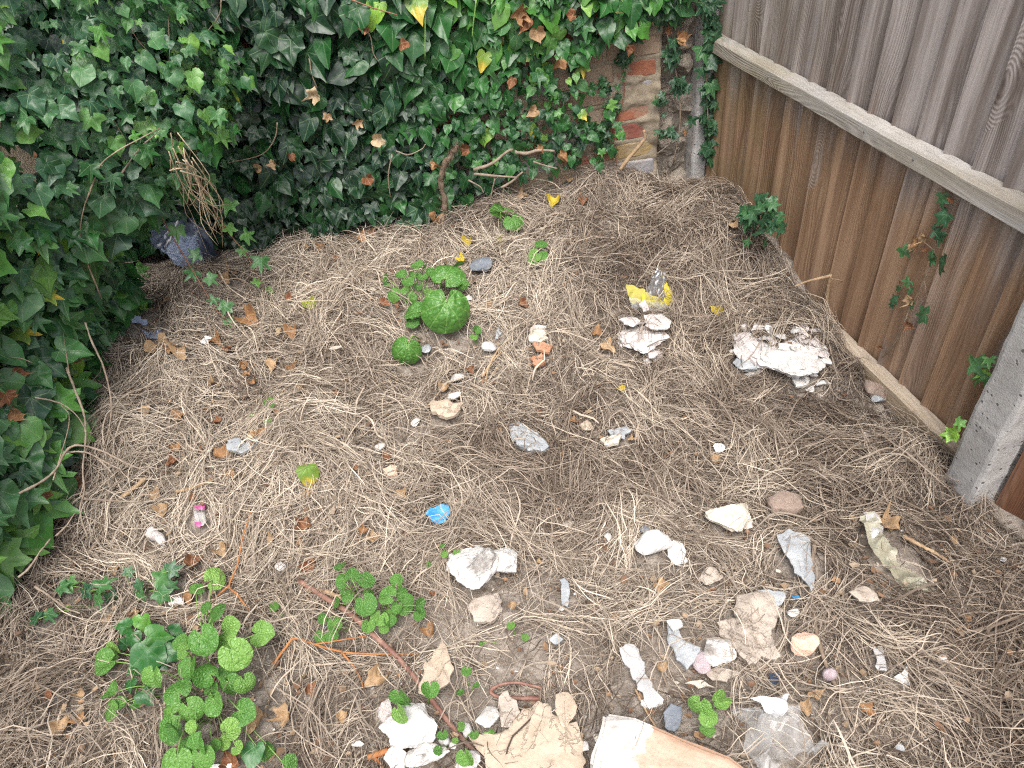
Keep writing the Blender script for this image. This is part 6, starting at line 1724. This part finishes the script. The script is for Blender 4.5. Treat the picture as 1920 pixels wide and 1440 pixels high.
# leaf held upright in the straw
small = leaf_mesh('ovate', 1, 6, 'ivy_yellow')
p = G(580, 885, 0.05); o = link("fallen_leaf", small); s = 48 * ((p - CAM) @ cF) / FPX
A_, B_, C_ = frames(np.array([[.3, -1., .5]]), np.array([0.2]))
o.matrix_world = basis(p + np.array([0, 0, .02]), A_[0] * s, B_[0] * s, C_[0] * s)
tag(o, "green and yellow leaf held upright in the straw, left of centre", "leaf", "fallen leaves")

# ------------------------------------------------------------------ dry grass, twig crumbs and soil crumbs
FO = np.array(FOOT)
def clear_mask(X, Y, k=0.8):
    """how many footprints each point falls into"""
    m = np.zeros(X.shape, bool)
    for (fx, fy, r) in FO:
        m |= ((X - fx) ** 2 + (Y - fy) ** 2) < (r * k) ** 2
    return m

BARE = [(G(px, py)[:2], r, a) for (px, py, r, a) in [(140, 1400, .13, .92), (20, 1230, .10, .9), (790, 402, .10, .6), (735, 905, .09, .75), (480, 545, .14, .55), (905, 700, .08, .5), (1115, 1110, .05, .8), (1080, 740, .10, .5), (680, 990, .08, .5), (1040, 1190, .16, .45), (720, 1290, .14, .45), (880, 1240, .14, .4), (1000, 1250, .13, .4), (830, 660, .07, .5), (330, 480, .14, .6), (560, 1290, .12, .5)]]
def flow(x, y, seed):
    return 2.6 * vnoise(x * 1.7, y * 1.7, 0, seed) + 1.6 * vnoise(x * 4.5, y * 4.5, 3, seed)

def straw(N, seed, name, label, clump, Lr, wr, hmax, cols, K=8, tight=1.0, kfoot=0.85):
    rg = np.random.default_rng(seed)
    nc = max(1, N // clump)
    # clump seeds over the plot, in fence coordinates so they stop at the boundaries
    cn = rg.uniform(-1.40, 1.39, nc * 2); cs = rg.uniform(0.15, 2.70, nc * 2)
    # leave the far left under the ivy sparse, weight the near ground more lightly than its area
    cx = FN[0] * cn + FD[0] * cs; cy = FN[1] * cn + FD[1] * cs
    ok = (cy < 2.72) & (cx > -1.5)
    dens = np.ones_like(cx)
    for (b, r, a) in BARE: dens *= 1 - a * np.exp(-((cx - b[0]) ** 2 + (cy - b[1]) ** 2) / r ** 2)
    dens *= np.clip(0.90 + 0.5 * fbm(cx * 2.6, cy * 2.6, 0, 65, 3), 0.4, 1)
    ok &= rg.random(nc * 2) < dens
    cx, cy = cx[ok][:nc], cy[ok][:nc]
    nc = len(cx)
    cang = flow(cx, cy, 17) + rg.normal(0, 0.9, nc)
    ccur = rg.normal(0, 3.2, nc)
    ccol = rg.random(nc); chgt = rg.random(nc)
    ci = rg.integers(0, nc, N)
    sp = np.where(rg.random(N) < 0.75, 0.022, 0.07) * tight
    x0 = cx[ci] + rg.normal(0, 1, N) * sp; y0 = cy[ci] + rg.normal(0, 1, N) * sp
    ang = cang[ci] + rg.normal(0, 0.40 * tight, N); cur = ccur[ci] + rg.normal(0, 2.2 * tight, N)
    stray = rg.random(N) < 0.22 * tight
    ang = np.where(stray, rg.uniform(0, 6.283, N), ang); cur = np.where(stray, rg.normal(0, 2.5, N), cur)
    L = rg.uniform(*Lr, N); W = rg.uniform(*wr, N) * np.where(rg.random(N) < 0.06, 1.9, 1.0)
    t = np.linspace(-0.5, 0.5, K)
    X = np.zeros((N, K)); Y = np.zeros((N, K)); A = ang[:, None] + cur[:, None] * t[None] * L[:, None] + 0.5 * np.sin(t[None] * 7 + rg.uniform(0, 6, N)[:, None]) * rg.normal(0, .5, N)[:, None]
    kink = (rg.random((N, K)) < 0.10) * rg.normal(0, 0.8, (N, K)); A = A + np.cumsum(kink, 1) * 0.8
    ds = L / (K - 1)
    X[:, 1:] = np.cumsum(np.cos(A[:, :-1]) * ds[:, None], 1); Y[:, 1:] = np.cumsum(np.sin(A[:, :-1]) * ds[:, None], 1)
    X += (x0 - X.mean(1))[:, None]; Y += (y0 - Y.mean(1))[:, None]
    # keep inside the fence and wall
    nn = X * FN[0] + Y * FN[1]; over = np.maximum(nn - (FW - 0.062), 0); X -= over * FN[0]; Y -= over * FN[1]
    Y = np.minimum(Y, 2.765)
    drop = clear_mask(X, Y, kfoot)
    frac = drop.mean(1)
    keep = (frac < 0.12) | (rg.random(N) < 0.045)
    X, Y, A, W, L, ci = X[keep], Y[keep], A[keep], W[keep], L[keep], ci[keep]; cover = drop[keep]; N = len(X)
    lay = rg.random(N) ** 1.3
    hh = hmax * (0.25 + 0.75 * lay) * (0.55 + 0.9 * chgt[ci])
    arch = rg.uniform(-0.3, 1.0, N)[:, None] * (1 - (2 * t[None]) ** 2) + rg.normal(0, 0.55, N)[:, None] * t[None] * 2
    Z = gz(X, Y) + np.maximum(hh[:, None] * (0.6 + 0.55 * arch), 0.002) + cover * 0.03
    Z += np.where(rg.random(N) < 0.05, rg.uniform(0.01, 0.05, N), 0)[:, None] * (t[None] + .5) ** 2
    P = np.stack([X, Y, Z], -1)
    T = nrm(np.gradient(P, axis=1))
    S = np.stack([-T[..., 1], T[..., 0], np.zeros_like(T[..., 0])], -1)
    S = nrm(S); Nn = np.cross(T, S)
    ro = (rg.normal(0, 0.7, N)[:, None] + rg.normal(0, .8, N)[:, None] * t[None])[..., None]
    S = S * np.cos(ro) + Nn * np.sin(ro)
    tap = np.clip(1.15 - np.abs(t * 2) ** 3 * 0.75, 0.2, 1)[None, :, None]
    V = np.concatenate([P - S * (W[:, None, None] / 2) * tap, P + S * (W[:, None, None] / 2) * tap], 1)    # N, 2K, 3
    i = np.arange(K - 1)
    f = np.stack([i, i + 1, K + i + 1, K + i], -1)
    F = (f[None] + (np.arange(N) * 2 * K)[:, None, None]).reshape(-1, 4)
    # colour of each stem
    cols = np.array(cols); u = np.clip(ccol[ci] * 0.55 + rg.random(N) * 0.45 + 0.25 * vnoise(X[:, K // 2] * 2.1, Y[:, K // 2] * 2.1, 0, 60), 0, 0.999) * (len(cols) - 1)
    k0 = u.astype(int); fr = (u - k0)[:, None]
    C = cols[k0] * (1 - fr) + cols[k0 + 1] * fr
    C = C * rg.uniform(0.6, 1.22, N)[:, None]
    CC = np.ones((N, 2 * K, 4)); CC[..., :3] = C[:, None]
    o = obj(name, V.reshape(-1, 3), F, M['straw'], colattr=CC.reshape(-1, 4))
    tag(o, label, None, None, "stuff")
    return N

PAL = [(0.075, 0.053, 0.039), (0.15, 0.113, 0.086), (0.28, 0.225, 0.177), (0.42, 0.35, 0.28), (0.55, 0.47, 0.375), (0.66, 0.58, 0.48)]
PALB = [(0.05, 0.035, 0.026), (0.10, 0.074, 0.056), (0.18, 0.14, 0.108), (0.28, 0.228, 0.182), (0.40, 0.338, 0.278)]  # darker under layer: shade in the gaps put into the stem colour
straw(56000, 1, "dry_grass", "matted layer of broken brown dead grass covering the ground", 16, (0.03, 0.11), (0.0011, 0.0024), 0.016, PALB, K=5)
straw(52000, 2, "dry_grass", "loose tangle of pale dry grass stems over the whole plot", 20, (0.05, 0.21), (0.0010, 0.0024), 0.036, PAL, K=8, kfoot=1.0)
straw(1700, 9, "dry_grass", "coarse pale grass stalks lying across the straw", 2, (0.08, 0.26), (0.0024, 0.0036), 0.045, PAL[1:5], K=8, kfoot=1.1)
straw(36000, 5, "dry_grass", "thick combed locks of bleached dry grass", 60, (0.09, 0.27), (0.0010, 0.0024), 0.062, PAL[1:], K=8, kfoot=1.15, tight=0.55)

def crumbs(N, seed, name, label, mats_col, smin, smax, flat=0.4):
    rg = np.random.default_rng(seed)
    n = rg.uniform(-1.4, 1.37, N); s = rg.uniform(0.15, 2.65, N)
    x = FN[0] * n + FD[0] * s; y = FN[1] * n + FD[1] * s
    B, Fb = ico(1)
    sz = rg.uniform(smin, smax, N) * rg.uniform(.5, 1.2, N)
    V = B[None] * (1 + rg.uniform(-.3, .3, (N, len(B), 1))) * sz[:, None, None] * np.array([1, .8, flat]) * rg.uniform(.6, 1.3, (N, 1, 3))
    a = rg.uniform(0, 6.28, N); c, s_ = np.cos(a)[:, None], np.sin(a)[:, None]
    V = np.stack([V[..., 0] * c - V[..., 1] * s_, V[..., 0] * s_ + V[..., 1] * c, V[..., 2]], -1)
    V[..., 0] += x[:, None]; V[..., 1] += y[:, None]; V[..., 2] += (gz(x, y) + rg.uniform(0, .012, N))[:, None]
    F = (Fb[None] + (np.arange(N) * len(B))[:, None, None]).reshape(-1, 3)
    cols = np.array(mats_col)[rg.integers(0, len(mats_col), N)] * rg.uniform(.7, 1.2, (N, 1))
    CC = np.ones((N, len(B), 4)); CC[..., :3] = cols[:, None]
    tag(obj(name, V.reshape(-1, 3), F, M['straw'], colattr=CC.reshape(-1, 4), smooth=False), label, None, None, "stuff")
crumbs(7000, 3, "soil_crumbs", "crumbs of soil, grit and plaster dust among the dry grass", [(.16, .12, .09), (.22, .17, .13), (.30, .25, .20), (.11, .08, .06), (.42, .38, .33)], 0.002, 0.006)
crumbs(900, 4, "plaster_crumbs", "tiny pale plaster crumbs scattered in the straw", [(.62, .60, .57), (.52, .47, .41), (.70, .68, .66), (.40, .40, .41)], 0.002, 0.0055)
def flakes(N, seed):
    """shredded bits of dead leaf"""
    rg = np.random.default_rng(seed)
    n = rg.uniform(-1.35, 1.36, N); s = rg.uniform(0.15, 2.6, N)
    x = FN[0] * n + FD[0] * s; y = FN[1] * n + FD[1] * s
    w = np.clip(0.35 + 0.6 * sstep(0.6, -0.8, n) + 0.3 * vnoise(x * 3, y * 3, 0, 8), 0, 1)
    k = rg.random(N) < w; x, y = x[k], y[k]; N = len(x)
    a = np.linspace(0, 6.283, 6)[:-1]
    R = rg.uniform(.5, 1.2, (N, 5)) * rg.uniform(.004, .013, (N, 1))
    P = np.stack([R * np.cos(a), R * np.sin(a) * .7, rg.uniform(-.3, .4, (N, 5)) * R], -1)
    P = np.concatenate([P, np.zeros((N, 1, 3))], 1); P[:, 5, 2] -= .002
    yaw = rg.uniform(0, 6.28, N); c, s_ = np.cos(yaw)[:, None], np.sin(yaw)[:, None]
    P = np.stack([P[..., 0] * c - P[..., 1] * s_, P[..., 0] * s_ + P[..., 1] * c, P[..., 2]], -1)
    P += np.stack([x, y, gz(x, y) + rg.uniform(.006, .03, N)], -1)[:, None]
    f = np.array([(i, (i + 1) % 5, 5) for i in range(5)])
    F = (f[None] + (np.arange(N) * 6)[:, None, None]).reshape(-1, 3)
    pal = np.array([(.27, .165, .095), (.20, .115, .07), (.36, .26, .17), (.14, .085, .055), (.31, .24, .175)])
    CC = np.ones((N, 6, 4)); CC[..., :3] = (pal[rg.integers(0, 5, N)] * rg.uniform(.75, 1.2, (N, 1)))[:, None]
    tag(obj("leaf_litter", P.reshape(-1, 3), F, M['straw'], colattr=CC.reshape(-1, 4), smooth=False), "shredded brown bits of dead leaf among the dry grass", None, None, "stuff")
flakes(5200, 6)
